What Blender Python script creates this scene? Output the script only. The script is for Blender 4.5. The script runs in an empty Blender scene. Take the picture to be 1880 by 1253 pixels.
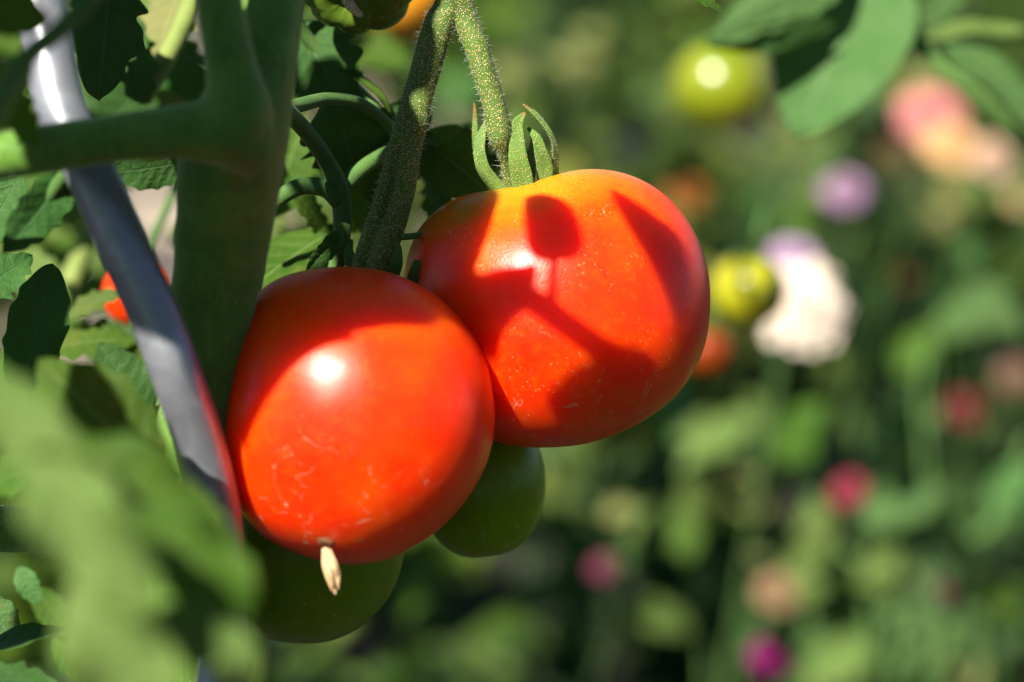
import bpy, bmesh, math, random
import numpy as np
from mathutils import Vector, Matrix, noise as mnoise

random.seed(7)
S = bpy.context.scene
COL = S.collection
R = math.radians

# ------------------------------------------------------------------ camera
PITCH = R(12.0)
CAM_Z = 0.75
FOCAL = 85.0
F = FOCAL / 36.0 * 1880.0
cam_d = bpy.data.cameras.new('camera')
cam = bpy.data.objects.new('camera', cam_d)
COL.objects.link(cam)
cam.location = (0, 0, CAM_Z)
cam.rotation_euler = (R(90) - PITCH, 0, 0)
cam_d.lens = FOCAL
cam_d.sensor_width = 36.0
cam_d.clip_start = 0.02
cam_d.clip_end = 500.0
cam_d.dof.use_dof = True
cam_d.dof.focus_distance = 0.541
cam_d.dof.aperture_fstop = 5.9
S.camera = cam

# ------------------------------------------------------------------ light
RT = Vector((1, 0, 0))
UP = Vector((0, math.sin(PITCH), math.cos(PITCH)))
BK = Vector((0, -math.cos(PITCH), math.sin(PITCH)))
CL = Vector((0, 0, CAM_Z))
def C2W(v):                       # direction: right, up, towards the viewer
    return RT * v[0] + UP * v[1] + BK * v[2]
SUN = C2W((-0.374, 0.543, 0.752)).normalized()

wd = bpy.data.worlds.new('World')
S.world = wd
wd.use_nodes = True
nt = wd.node_tree
sky = nt.nodes.new('ShaderNodeTexSky')
sky.sky_type = 'NISHITA'
sky.sun_disc = False
sky.altitude = 1800.0
sky.dust_density = 0.1
sky.air_density = 0.75
sky.sun_elevation = math.asin(SUN.z)
sky.sun_rotation = math.atan2(SUN.x, SUN.y)
nt.links.new(sky.outputs[0], nt.nodes['Background'].inputs[0])
nt.nodes['Background'].inputs[1].default_value = 0.05
sl = bpy.data.lights.new('sun', 'SUN')
sl.energy = 5.0
sl.angle = R(0.53)
sl.color = (1.0, 0.95, 0.86)
so = bpy.data.objects.new('sun', sl)
COL.objects.link(so)
so.rotation_euler = SUN.to_track_quat('Z', 'Y').to_euler()
so.location = (0, 0, 3)

S.view_settings.view_transform = 'Standard'
S.view_settings.look = 'None'
S.view_settings.exposure = 1.3
S.view_settings.gamma = 1.0
S.render.engine = 'CYCLES'
S.cycles.use_denoising = True
S.cycles.max_bounces = 8
S.cycles.diffuse_bounces = 4
S.cycles.glossy_bounces = 3
S.cycles.transmission_bounces = 4
S.cycles.sample_clamp_indirect = 6.0
S.cycles.filter_width = 1.3

# ------------------------------------------------------------------ helpers
def W(px, py, d):
    return CL + RT * ((px - 940.0) / F * d) + UP * (-(py - 626.5) / F * d) - BK * d

def thing(name, loc, label, cat, group=None):
    o = bpy.data.objects.new(name, None)
    COL.objects.link(o)
    o.location = loc
    o.empty_display_size = 0.01
    o['label'] = label
    o['category'] = cat
    if group: o['group'] = group
    return o

def root_of(o):
    while o.parent: o = o.parent
    return o

def mk(name, verts, faces, mat, parent=None, smooth=True, uvs=None, attrs=None, kind=None, label=None):
    """one mesh object from world-space vertices"""
    off = Vector((0, 0, 0)) if parent is None else Vector(root_of(parent).location)
    me = bpy.data.meshes.new(name)
    me.from_pydata([(v[0] - off[0], v[1] - off[1], v[2] - off[2]) for v in verts], [], faces)
    if smooth:
        me.polygons.foreach_set('use_smooth', [True] * len(me.polygons))
    if uvs is not None:
        ul = me.uv_layers.new(name='UVMap')
        li = np.empty(len(me.loops), dtype=np.int32)
        me.loops.foreach_get('vertex_index', li)
        ul.data.foreach_set('uv', np.asarray(uvs, dtype=np.float32)[li].ravel())
    if attrs:
        for k, vals in attrs.items():
            a = me.attributes.new(k, 'FLOAT', 'POINT')
            a.data.foreach_set('value', np.asarray(vals, dtype=np.float32))
    me.materials.append(mat)
    me.update()
    o = bpy.data.objects.new(name, me)
    COL.objects.link(o)
    if parent is not None: o.parent = parent
    if kind: o['kind'] = kind
    if label: o['label'] = label
    return o

def catmull(pts, n):
    """pts: list of tuples of any length; returns n resampled rows"""
    P = np.array(pts, dtype=float)
    if len(P) == 2:
        t = np.linspace(0, 1, n)[:, None]
        return P[0] * (1 - t) + P[1] * t
    Q = np.vstack([2 * P[0] - P[1], P, 2 * P[-1] - P[-2]])
    m = len(P) - 1
    out = []
    for k in range(n):
        s = k / (n - 1) * m
        i = min(int(s), m - 1)
        t = s - i
        p0, p1, p2, p3 = Q[i], Q[i + 1], Q[i + 2], Q[i + 3]
        out.append(0.5 * ((2 * p1) + (-p0 + p2) * t + (2 * p0 - 5 * p1 + 4 * p2 - p3) * t * t + (-p0 + 3 * p1 - 3 * p2 + p3) * t ** 3))
    return np.array(out)

def pxpath(pts):
    """(px, py, d, radius_mm) -> (x, y, z, r)"""
    out = []
    for p in pts:
        w = W(p[0], p[1], p[2])
        out.append((w.x, w.y, w.z, p[3] / 1000.0))
    return out

def tube_geo(pts, n=40, sides=16, wob=0.04, seed=0, flat=None, facing=None, cap=True):
    """tube along x,y,z,r rows; flat = thickness ratio with wide axis across `facing`"""
    A = catmull(pts, n)
    verts, faces, uv = [], [], []
    tang = np.gradient(A[:, :3], axis=0)
    nrm = None
    L = 0.0
    for i in range(n):
        c = Vector(A[i, :3]); t = Vector(tang[i]).normalized()
        if i: L += (c - Vector(A[i - 1, :3])).length
        if facing is not None:
            nrm = (Vector(facing) - t * t.dot(Vector(facing))).normalized()
        elif nrm is None:
            h = Vector((0.3, 0.5, 0.8))
            nrm = (h - t * t.dot(h)).normalized()
        else:
            nrm = (nrm - t * t.dot(nrm)).normalized()
        b = t.cross(nrm)
        for k in range(sides):
            a = 2 * math.pi * k / sides
            w = 1 + wob * mnoise.noise(Vector((c.x * 160 + seed, c.y * 160 + math.cos(a) * 1.3, c.z * 160 + math.sin(a) * 1.3)))
            r = A[i, 3] * w
            ct, st = math.cos(a), math.sin(a)
            if flat is not None:
                # shallow trough: wide along b, thin along nrm, edges lifted
                q = c + b * (ct * r) + nrm * (st * r * flat + 0.35 * r * ct * ct * 0.6)
            else:
                q = c + (nrm * ct + b * st) * r
            verts.append(q)
            uv.append((k / sides, i / (n - 1)))
    for i in range(n - 1):
        for k in range(sides):
            k2 = (k + 1) % sides
            faces.append((i * sides + k, i * sides + k2, (i + 1) * sides + k2, (i + 1) * sides + k))
    if cap:
        for e in (0, n - 1):
            ci = len(verts)
            verts.append(Vector(A[e, :3])); uv.append((0.5, e / (n - 1)))
            for k in range(sides):
                k2 = (k + 1) % sides
                f = (e * sides + k, e * sides + k2, ci)
                faces.append(f if e else f[::-1])
    return verts, faces, uv

def merge(geos):
    V, Fc, U = [], [], []
    for g in geos:
        o = len(V)
        V += list(g[0]); Fc += [tuple(i + o for i in f) for f in g[1]]
        U += list(g[2]) if len(g) > 2 else [(0, 0)] * len(g[0])
    return V, Fc, U

def fuse(name, geos, voxel, mat, parent, smooth_it=6):
    """tubes grown together into one continuous skin"""
    V, Fc, U = merge(geos)
    o = mk(name, V, Fc, mat, parent)
    m = o.modifiers.new('r', 'REMESH'); m.mode = 'VOXEL'; m.voxel_size = voxel; m.use_smooth_shade = True
    m = o.modifiers.new('s', 'SMOOTH'); m.factor = 0.5; m.iterations = smooth_it
    dg = bpy.context.evaluated_depsgraph_get()
    me = bpy.data.meshes.new_from_object(o.evaluated_get(dg))
    o.modifiers.clear()
    old = o.data
    o.data = me
    bpy.data.meshes.remove(old)
    me.name = name
    if not me.materials: me.materials.append(mat)
    me.polygons.foreach_set('use_smooth', [True] * len(me.polygons))
    return o

def hairs(name, src, count, lmin, lmax, rad, mat, parent, seed=1, zr=None):
    """fine hairs standing on the skin of src"""
    rnd = random.Random(seed)
    me = src.data
    off = Vector(root_of(src).location)
    ars = np.array([p.area for p in me.polygons]); cs = np.cumsum(ars)
    V, Fc = [], []
    for _ in range(count):
        i = int(np.searchsorted(cs, rnd.random() * cs[-1]))
        p = me.polygons[min(i, len(me.polygons) - 1)]
        c = p.center + off; n = p.normal
        d = (n + Vector((rnd.gauss(0, .35), rnd.gauss(0, .35), rnd.gauss(0, .35)))).normalized()
        L = rnd.uniform(lmin, lmax) * (1.0 if rnd.random() < .3 else .55)
        s = d.orthogonal().normalized(); b = d.cross(s)
        bend = Vector((rnd.gauss(0, .25), rnd.gauss(0, .25), rnd.gauss(-.1, .25))) * L
        o0 = len(V)
        for k in range(3):
            a = k * 2.0944
            V.append(c - d * .0001 + (s * math.cos(a) + b * math.sin(a)) * rad)
        for k in range(3):
            a = k * 2.0944
            V.append(c + d * L * .55 + bend * .3 + (s * math.cos(a) + b * math.sin(a)) * rad * .7)
        V.append(c + d * L + bend)
        for k in range(3):
            k2 = (k + 1) % 3
            Fc.append((o0 + k, o0 + k2, o0 + 3 + k2, o0 + 3 + k))
            Fc.append((o0 + 3 + k, o0 + 3 + k2, o0 + 6))
    return mk(name, V, Fc, mat, parent, kind='stuff')

# ------------------------------------------------------------------ materials
def newmat(name):
    m = bpy.data.materials.new(name)
    m.use_nodes = True
    return m, m.node_tree.nodes, m.node_tree.links, m.node_tree.nodes['Principled BSDF']

class NB:
    """small node-building helper"""
    def __init__(s, m): s.t = m.node_tree
    def n(s, typ, **kw):
        x = s.t.nodes.new(typ)
        for k, v in kw.items(): setattr(x, k, v)
        return x
    def l(s, a, b): s.t.links.new(a, b)
    def noise(s, vec, scale, detail=4, rough=.55, dist=0):
        x = s.n('ShaderNodeTexNoise')
        x.inputs['Scale'].default_value = scale; x.inputs['Detail'].default_value = detail
        x.inputs['Roughness'].default_value = rough; x.inputs['Distortion'].default_value = dist
        if vec is not None: s.l(vec, x.inputs['Vector'])
        return x.outputs['Fac']
    def ramp(s, fac, stops):
        x = s.n('ShaderNodeValToRGB'); e = x.color_ramp.elements
        while len(e) < len(stops): e.new(.5)
        for el, (p, c) in zip(e, stops):
            el.position = p; el.color = (*c, 1) if len(c) == 3 else c
        s.l(fac, x.inputs[0]); return x.outputs[0]
    def mix(s, fac, a, b, mode='MIX'):
        x = s.n('ShaderNodeMix', data_type='RGBA', blend_type=mode)
        for v, i in ((fac, 0), (a, 6), (b, 7)):
            if isinstance(v, (int, float)): x.inputs[i].default_value = v
            elif isinstance(v, tuple): x.inputs[i].default_value = (*v, 1)
            else: s.l(v, x.inputs[i])
        return x.outputs[2]
    def math(s, op, a, b=None, c=None, clamp=False):
        x = s.n('ShaderNodeMath', operation=op, use_clamp=clamp)
        for v, i in ((a, 0), (b, 1), (c, 2)):
            if v is None: continue
            if isinstance(v, (int, float)): x.inputs[i].default_value = v
            else: s.l(v, x.inputs[i])
        return x.outputs[0]
    def mr(s, v, a, b, c=0., d=1.):
        x = s.n('ShaderNodeMapRange', interpolation_type='SMOOTHSTEP')
        s.l(v, x.inputs[0])
        for i, q in zip((1, 2, 3, 4), (a, b, c, d)): x.inputs[i].default_value = q
        return x.outputs[0]
    def bump(s, h, strength, dist, nrm=None):
        x = s.n('ShaderNodeBump'); x.inputs['Strength'].default_value = strength
        x.inputs['Distance'].default_value = dist
        s.l(h, x.inputs['Height'])
        if nrm is not None: s.l(nrm, x.inputs['Normal'])
        return x.outputs[0]

def leaf_material(name, dark, light, trans, vein=(0.16, 0.24, 0.07), rough=.5, tfac=.3, spots=.15):
    m, N, L, P = newmat(name); b = NB(m)
    tc = b.n('ShaderNodeTexCoord'); uv = b.n('ShaderNodeUVMap'); sep = b.n('ShaderNodeSeparateXYZ')
    b.l(uv.outputs[0], sep.inputs[0])
    v = b.math('ABSOLUTE', b.math('MULTIPLY_ADD', sep.outputs[0], 2.0, -1.0)); u = sep.outputs[1]
    nz = b.noise(tc.outputs['Object'], 60, 5)
    fine = b.noise(tc.outputs['Object'], 900, 3)
    col = b.ramp(nz, [(.3, dark), (.7, light)])
    oi = b.n('ShaderNodeObjectInfo')
    hs = b.n('ShaderNodeHueSaturation')
    b.l(b.math('MULTIPLY_ADD', oi.outputs['Random'], .026, .482), hs.inputs['Hue'])
    b.l(b.math('MULTIPLY_ADD', oi.outputs['Random'], .45, .62), hs.inputs['Value'])
    b.l(col, hs.inputs['Color']); col = hs.outputs[0]
    # lateral veins sweep forward from the midrib
    ph = b.math('PINGPONG', b.math('ADD', b.math('MULTIPLY', u, 7.0), b.math('MULTIPLY', v, -1.6)), .5)
    lat = b.mr(ph, .0, .07, 1., 0.)
    mid = b.mr(v, .015, .06, 1., 0.)
    vn = b.math('MAXIMUM', mid, b.math('MULTIPLY', lat, b.mr(v, .7, 1., .55, .1)))
    net = b.n('ShaderNodeTexVoronoi', feature='DISTANCE_TO_EDGE'); net.inputs['Scale'].default_value = 420
    b.l(tc.outputs['Object'], net.inputs['Vector'])
    netm = b.mr(net.outputs['Distance'], 0, .12, 1., 0.)
    col = b.mix(b.math('MULTIPLY', vn, .6), col, vein)
    col = b.mix(b.math('MULTIPLY', netm, .12), col, vein)
    sp = b.mr(b.noise(tc.outputs['Object'], 130, 3), .66, .72)
    col = b.mix(b.math('MULTIPLY', sp, spots), col, (.28, .2, .05))
    b.l(col, P.inputs['Base Color'])
    P.inputs['Roughness'].default_value = rough
    P.inputs['Specular IOR Level'].default_value = .056
    h = b.math('ADD', b.math('MULTIPLY', vn, -.6), b.math('ADD', b.math('MULTIPLY', fine, .35), b.math('MULTIPLY', netm, -.25)))
    bp = b.bump(h, .6, .0006)
    b.l(bp, P.inputs['Normal'])
    tr = b.n('ShaderNodeBsdfTranslucent')
    b.l(b.mix(.35, trans, col), tr.inputs[0]); b.l(bp, tr.inputs['Normal'])
    mx = b.n('ShaderNodeMixShader'); mx.inputs[0].default_value = tfac
    b.l(P.outputs[0], mx.inputs[1]); b.l(tr.outputs[0], mx.inputs[2])
    b.l(mx.outputs[0], N['Material Output'].inputs[0])
    return m

M = {}
M['leaf'] = leaf_material('leaf_green', (.032, .088, .010), (.075, .15, .018), (.16, .30, .015))
M['leaf_dark'] = leaf_material('leaf_deep_green', (.03, .085, .018), (.06, .14, .032), (.10, .22, .012), tfac=.2, vein=(.08, .14, .06))
M['leaf_pale'] = leaf_material('leaf_pale_green', (.085, .15, .030), (.145, .215, .055), (.2, .3, .03), vein=(.22, .28, .10), rough=.6)
M['leaf_yellow'] = leaf_material('leaf_yellowing', (.17, .21, .06), (.3, .3, .11), (.35, .36, .06), vein=(.34, .34, .14), spots=.5)
M['leaf_grey'] = leaf_material('leaf_sage_green', (.06, .15, .036), (.10, .20, .060), (.12, .26, .03), vein=(.16, .25, .11), rough=.55)

def foliage_material(name, dark, light, trans, tfac=.3):
    m, N, L, P = newmat(name); b = NB(m)
    at = b.n('ShaderNodeAttribute', attribute_name='rnd')
    oi = b.n('ShaderNodeObjectInfo')
    f = b.math('MULTIPLY_ADD', oi.outputs['Random'], .4, b.math('MULTIPLY', at.outputs['Fac'], .6))
    col = b.ramp(f, [(.35, dark), (.7, light), (.85, (light[0] * 2.0, light[1] * 1.6, light[2] * 1.6))])
    b.l(col, P.inputs['Base Color'])
    P.inputs['Roughness'].default_value = .55
    P.inputs['Specular IOR Level'].default_value = .1
    tr = b.n('ShaderNodeBsdfTranslucent'); b.l(b.mix(.4, trans, col), tr.inputs[0])
    mx = b.n('ShaderNodeMixShader'); mx.inputs[0].default_value = tfac
    b.l(P.outputs[0], mx.inputs[1]); b.l(tr.outputs[0], mx.inputs[2])
    b.l(mx.outputs[0], N['Material Output'].inputs[0])
    return m
M['bed'] = foliage_material('bed_foliage', (.010, .028, .004), (.075, .135, .016), (.13, .23, .01))
M['bed_olive'] = foliage_material('bed_foliage_olive', (.02, .04, .006), (.14, .18, .036), (.17, .25, .02))
M['bed_blue'] = foliage_material('bed_foliage_bluegreen', (.008, .024, .006), (.05, .10, .028), (.06, .16, .015))

def stem_material(name, base, dark, dot, dots=.6, scale=2600, purple=.0, striate=0., tipcol=(.28, .11, .03), sheen=.12):
    m, N, L, P = newmat(name); b = NB(m)
    tc = b.n('ShaderNodeTexCoord')
    nz = b.noise(tc.outputs['Object'], 110, 5)
    col = b.ramp(nz, [(.3, dark), (.65, base)])
    if striate:
        mp = b.n('ShaderNodeMapping'); mp.inputs['Scale'].default_value = (1200, 1200, 60)
        b.l(tc.outputs['Object'], mp.inputs[0])
        st = b.noise(mp.outputs[0], 1.0, 3)
        col = b.mix(b.math('MULTIPLY', b.mr(st, .45, .65), striate), col, (base[0] * 1.5, base[1] * 1.35, base[2] * 1.3))
    if purple:
        col = b.mix(b.math('MULTIPLY', b.mr(b.noise(tc.outputs['Object'], 70, 4, dist=1.), .58, .75), purple), col, (.16, .07, .03))
    vo = b.n('ShaderNodeTexVoronoi'); vo.inputs['Scale'].default_value = scale; vo.inputs['Randomness'].default_value = 1.
    b.l(tc.outputs['Object'], vo.inputs['Vector'])
    dm = b.mr(vo.outputs['Distance'], .18, .42, 1., 0.)
    hue = b.ramp(b.noise(tc.outputs['Object'], 1500, 1), [(.35, (dot[0] * .9, dot[1] * .55, dot[2] * .5)), (.6, dot)])
    col = b.mix(b.math('MULTIPLY', dm, dots), col, hue)
    at = b.n('ShaderNodeAttribute', attribute_name='tip')
    col = b.mix(at.outputs['Fac'], col, tipcol)
    b.l(col, P.inputs['Base Color'])
    P.inputs['Roughness'].default_value = .55
    P.inputs['Subsurface Weight'].default_value = .12
    P.inputs['Sheen Weight'].default_value = sheen
    P.inputs['Sheen Roughness'].default_value = .4
    P.inputs['Sheen Tint'].default_value = (.75, .95, .5, 1)
    P.inputs['Specular IOR Level'].default_value = .12
    P.inputs['Subsurface Radius'].default_value = (.6, 1., .2)
    P.inputs['Subsurface Scale'].default_value = .0015
    h = b.math('ADD', b.math('MULTIPLY', dm, 1.0), b.math('MULTIPLY', b.noise(tc.outputs['Object'], 1400, 4), .8))
    b.l(b.bump(h, .55, .00022), P.inputs['Normal'])
    return m
M['stem'] = stem_material('main_stem', (.11, .225, .032), (.06, .15, .018), (.26, .36, .11), dots=.3, purple=.35, striate=.5, sheen=.5)
M['truss'] = stem_material('fruit_truss', (.10, .165, .03), (.06, .105, .018), (.60, .52, .22), dots=.9, scale=2000, purple=.35)
M['sepal'] = stem_material('sepal', (.13, .22, .04), (.075, .15, .022), (.45, .46, .18), dots=.7, scale=2000)
M['petiole'] = stem_material('petiole', (.085, .17, .04), (.05, .115, .03), (.2, .28, .1), dots=.25)
M['petiole_pale'] = stem_material('petiole_pale', (.22, .27, .07), (.15, .21, .05), (.3, .32, .14), dots=.2)

def simple(name, col, rough=.5, **kw):
    m, N, L, P = newmat(name)
    P.inputs['Base Color'].default_value = (*col, 1)
    P.inputs['Roughness'].default_value = rough
    for k, v in kw.items(): P.inputs[k].default_value = v
    return m
M['flower_centre'] = simple('flower_centre', (.10, .035, .02), .9)
M['scar'] = simple('blossom_scar', (.16, .06, .02), .8)
M['hair'] = simple('plant_hair', (.6, .6, .5), .35, **{'Transmission Weight': .3})

def tomato_material(name, stops, shoulder, sh0, sh1, rough=.33, sss=.85, speck=.7, bumpy=.10, rad=(1., .08, .03), bloom=.0, scale=.014, spec=.32):
    m, N, L, P = newmat(name); b = NB(m)
    tc = b.n('ShaderNodeTexCoord'); ob = tc.outputs['Object']
    big = b.noise(ob, 38, 4, .5)
    col = b.ramp(big, stops)
    at = b.n('ShaderNodeAttribute', attribute_name='sh')
    shf = b.mr(b.math('ADD', at.outputs['Fac'], b.math('MULTIPLY_ADD', b.noise(ob, 90, 5, .6), .35, -.17)), sh0, sh1)
    col = b.mix(shf, col, shoulder)
    # under-skin mottling
    mot = b.noise(ob, 420, 4, .6)
    col = b.mix(b.math('MULTIPLY', b.mr(mot, .5, .75), .22), col, (stops[-1][1][0], stops[-1][1][1] * 1.7, stops[-1][1][2] * 1.5))
    # pale specks, gathered in patches
    vo = b.n('ShaderNodeTexVoronoi'); vo.inputs['Scale'].default_value = 800
    b.l(ob, vo.inputs['Vector'])
    patch = b.mr(b.noise(ob, 75, 3), .42, .58)
    dot = b.math('MULTIPLY', b.mr(vo.outputs['Distance'], .07, .17, 1., 0.), patch)
    # healed scratches: thin iso-lines of a warped noise, only here and there
    iso = b.noise(ob, 110, 2, .5, .8)
    line = b.mr(b.math('ABSOLUTE', b.math('SUBTRACT', iso, .5)), .0, .010, 1., 0.)
    where = b.math('MAXIMUM', b.mr(b.noise(ob, 60, 2, .5, .3), .6, .66), b.math('MULTIPLY', b.mr(at.outputs['Fac'], -.45, -.7), b.mr(b.noise(ob, 95, 2), .45, .55)))
    brk = b.mr(b.noise(ob, 600, 2), .42, .55)
    scar = b.math('MULTIPLY', b.math('MULTIPLY', line, where), brk)
    dust = b.math('MULTIPLY', b.mr(b.noise(ob, 2100, 2), .64, .72), b.mr(b.noise(ob, 55, 3, .5, .5), .55, .7))
    mark = b.math('MAXIMUM', b.math('MULTIPLY', dot, speck), b.math('MAXIMUM', b.math('MULTIPLY', scar, .8), b.math('MULTIPLY', dust, .4)))
    col = b.mix(mark, col, (.75, .42, .26))
    b.l(col, P.inputs['Base Color'])
    rg = b.math('ADD', b.math('MULTIPLY', b.noise(ob, 160, 4), .16), rough - .08)
    b.l(b.math('ADD', rg, b.math('MULTIPLY', mark, .3)), P.inputs['Roughness'])
    P.inputs['Specular IOR Level'].default_value = spec
    P.inputs['Subsurface Weight'].default_value = sss
    P.inputs['Subsurface Radius'].default_value = rad
    P.inputs['Subsurface Scale'].default_value = scale
    P.inputs['Sheen Weight'].default_value = bloom
    P.inputs['Sheen Roughness'].default_value = .35
    h = b.math('ADD', b.math('MULTIPLY', b.noise(ob, 1700, 3), .5), b.math('ADD', b.math('MULTIPLY', b.noise(ob, 260, 3), .9), b.math('MULTIPLY', mark, -.5)))
    b.l(b.bump(h, bumpy, .0007), P.inputs['Normal'])
    return m
RED = [(.28, (.84, .014, .0005)), (.46, (.90, .036, .0006)), (.68, (.92, .11, .001))]
M['tomato_red'] = tomato_material('tomato_ripe_skin', RED, (.66, .17, .012), .8, 1.1, speck=.12)
M['tomato_turning'] = tomato_material('tomato_turning_skin', RED, (.50, .25, .006), .48, .95, bumpy=.16, speck=.55)
M['tomato_green'] = tomato_material('tomato_unripe_skin', [(.3, (.11, .18, .003)), (.5, (.15, .23, .003)), (.72, (.20, .27, .005))], (.10, .17, .008), .7, 1., rad=(.6, 1., .1), scale=.009, sss=.7, spec=.2, rough=.32, speck=.25, bloom=0.)
M['tomato_fresh'] = tomato_material('tomato_fresh_green_skin', [(.3, (.13, .22, .003)), (.5, (.17, .27, .004)), (.72, (.22, .32, .006))], (.10, .2, .006), .7, 1., rad=(.6, 1., .1), scale=.009, sss=.7, spec=.2, rough=.32, speck=.25, bloom=0.)
M['tomato_yellow'] = tomato_material('tomato_yellow_skin', [(.3, (.26, .27, .008)), (.5, (.33, .31, .008)), (.72, (.40, .30, .008))], (.16, .22, .01), .5, .9, rad=(1., 1., .1), rough=.2, scale=.003, sss=.2, spec=.7)
M['tomato_olive'] = tomato_material('tomato_olive_skin', [(.3, (.14, .19, .005)), (.5, (.19, .22, .006)), (.72, (.27, .22, .006))], (.10, .16, .006), .5, .9, rad=(1., 1., .1), rough=.22, scale=.003, sss=.2, spec=.5)
M['tomato_shaded'] = tomato_material('tomato_shaded_skin', [(.3, (.16, .02, .001)), (.5, (.22, .03, .002)), (.72, (.26, .06, .003))], (.2, .1, .01), .6, .95, scale=.003, sss=.2, rough=.35, spec=.2)  # red fruit standing in shade; the shade is put into this skin colour
M['tomato_orange'] = tomato_material('tomato_orange_skin', [(.3, (.7, .2, .01)), (.5, (.72, .27, .015)), (.72, (.75, .33, .02))], (.5, .4, .03), .7, 1., rad=(1., .5, .1), scale=.003, sss=.2, rough=.3)
M['tomato_lobed'] = tomato_material('tomato_lobed_skin', [(.3, (.06, .11, .012)), (.5, (.10, .16, .016)), (.72, (.15, .2, .025))], (.08, .14, .015), .7, 1., rad=(.6, 1., .1), scale=.003, sss=.2, spec=.2, rough=.28, speck=.3, bloom=0.)

def dry_mat():
    m, N, L, P = newmat('dry_blossom'); b = NB(m)
    tc = b.n('ShaderNodeTexCoord')
    mp = b.n('ShaderNodeMapping'); mp.inputs['Scale'].default_value = (2500, 2500, 300)
    b.l(tc.outputs['Object'], mp.inputs[0])
    b.l(b.ramp(b.noise(mp.outputs[0], 1, 4), [(.3, (.22, .1, .035)), (.55, (.6, .4, .2)), (.75, (.78, .6, .38))]), P.inputs['Base Color'])
    P.inputs['Roughness'].default_value = .8
    b.l(b.bump(b.noise(mp.outputs[0], 1, 4), .8, .0003), P.inputs['Normal'])
    return m
M['dry'] = dry_mat()

def metal_mat():
    m, N, L, P = newmat('galvanised_steel'); b = NB(m)
    tc = b.n('ShaderNodeTexCoord'); ob = tc.outputs['Object']
    nz = b.noise(ob, 90, 6, .65, .6)
    sp = b.n('ShaderNodeTexVoronoi'); sp.inputs['Scale'].default_value = 350
    b.l(ob, sp.inputs['Vector'])
    col = b.ramp(nz, [(.3, (.20, .21, .23)), (.5, (.27, .28, .305)), (.7, (.36, .365, .39))])
    col = b.mix(b.math('MULTIPLY', b.mr(sp.outputs['Distance'], .2, .6), .12), col, (.3, .3, .31))
    dirt = b.mr(b.noise(ob, 170, 5, .7, 1.2), .6, .72)
    col = b.mix(b.math('MULTIPLY', dirt, .55), col, (.12, .13, .14))
    b.l(col, P.inputs['Base Color'])
    P.inputs['Metallic'].default_value = .55
    P.inputs['Specular IOR Level'].default_value = .4
    b.l(b.math('MULTIPLY_ADD', nz, .25, .24), P.inputs['Roughness'])
    b.l(b.bump(b.noise(ob, 700, 4), .12, .0004), P.inputs['Normal'])
    return m
M['steel'] = metal_mat()

def soil_mat(name, a, c):
    m, N, L, P = newmat(name); b = NB(m)
    tc = b.n('ShaderNodeTexCoord')
    b.l(b.ramp(b.noise(tc.outputs['Object'], 9, 8, .65), [(.3, a), (.7, c)]), P.inputs['Base Color'])
    P.inputs['Roughness'].default_value = .95
    b.l(b.bump(b.noise(tc.outputs['Object'], 40, 8, .7), 1., .02), P.inputs['Normal'])
    return m
M['soil'] = soil_mat('garden_soil', (.010, .008, .005), (.032, .024, .015))  # near black: shade of the foliage gaps is put into the soil colour
M['sand'] = soil_mat('sandy_path', (.40, .31, .22), (.58, .48, .37))
def petal_mat(name, col, edge):
    m, N, L, P = newmat(name); b = NB(m)
    at = b.n('ShaderNodeAttribute', attribute_name='rnd')
    b.l(b.mix(at.outputs['Fac'], col, edge), P.inputs['Base Color'])
    P.inputs['Roughness'].default_value = .8
    P.inputs['Specular IOR Level'].default_value = .08
    tr = b.n('ShaderNodeBsdfTranslucent'); tr.inputs[0].default_value = (*col, 1)
    mx = b.n('ShaderNodeMixShader'); mx.inputs[0].default_value = .25
    b.l(P.outputs[0], mx.inputs[1]); b.l(tr.outputs[0], mx.inputs[2])
    b.l(mx.outputs[0], N['Material Output'].inputs[0])
    return m

#---BUILD---
# ------------------------------------------------------------------ ground
def sheet(name, x0, x1, y0, y1, z, nx, ny, amp, mat):
    V, Fc = [], []
    for j in range(ny + 1):
        for i in range(nx + 1):
            x = x0 + (x1 - x0) * i / nx; y = y0 + (y1 - y0) * j / ny
            V.append((x, y, z + amp * mnoise.noise(Vector((x * 4, y * 4, 0)))))
    for j in range(ny):
        for i in range(nx):
            a = j * (nx + 1) + i
            Fc.append((a, a + 1, a + nx + 2, a + nx + 1))
    o = mk(name, V, Fc, mat); o['kind'] = 'structure'
    return o
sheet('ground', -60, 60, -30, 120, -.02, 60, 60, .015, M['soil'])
sheet('path', -2.2, .05, 2.6, 9.0, .012, 40, 60, .006, M['sand'])

# ------------------------------------------------------------------ tomatoes
def ray_ell(px, py, c, d, rx, ry, rz):
    o = Vector((0, 0, 0)); k = d / F
    C = Vector(((c[0] - 940) * k, -(c[1] - 626.5) * k, -d))
    dr = Vector(((px - 940) / F, -(py - 626.5) / F, -1))
    sc = Vector((1 / (rx * k), 1 / (ry * k), 1 / rz))
    a = Vector([dr[i] * sc[i] for i in range(3)]); b = Vector([-C[i] * sc[i] for i in range(3)])
    A = a.dot(a); B = 2 * a.dot(b); Cc = b.dot(b) - 1
    D = B * B - 4 * A * Cc
    t = (-B - math.sqrt(D)) / (2 * A) if D > 0 else -B / (2 * A)
    return CL + C2W(dr * t)
def on_front(px, py): return ray_ell(px, py, (660, 765), .527, 248, 272, .0295)
def on_back(px, py): return ray_ell(px, py, (1030, 570), .553, 278, 256, .030)

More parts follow.
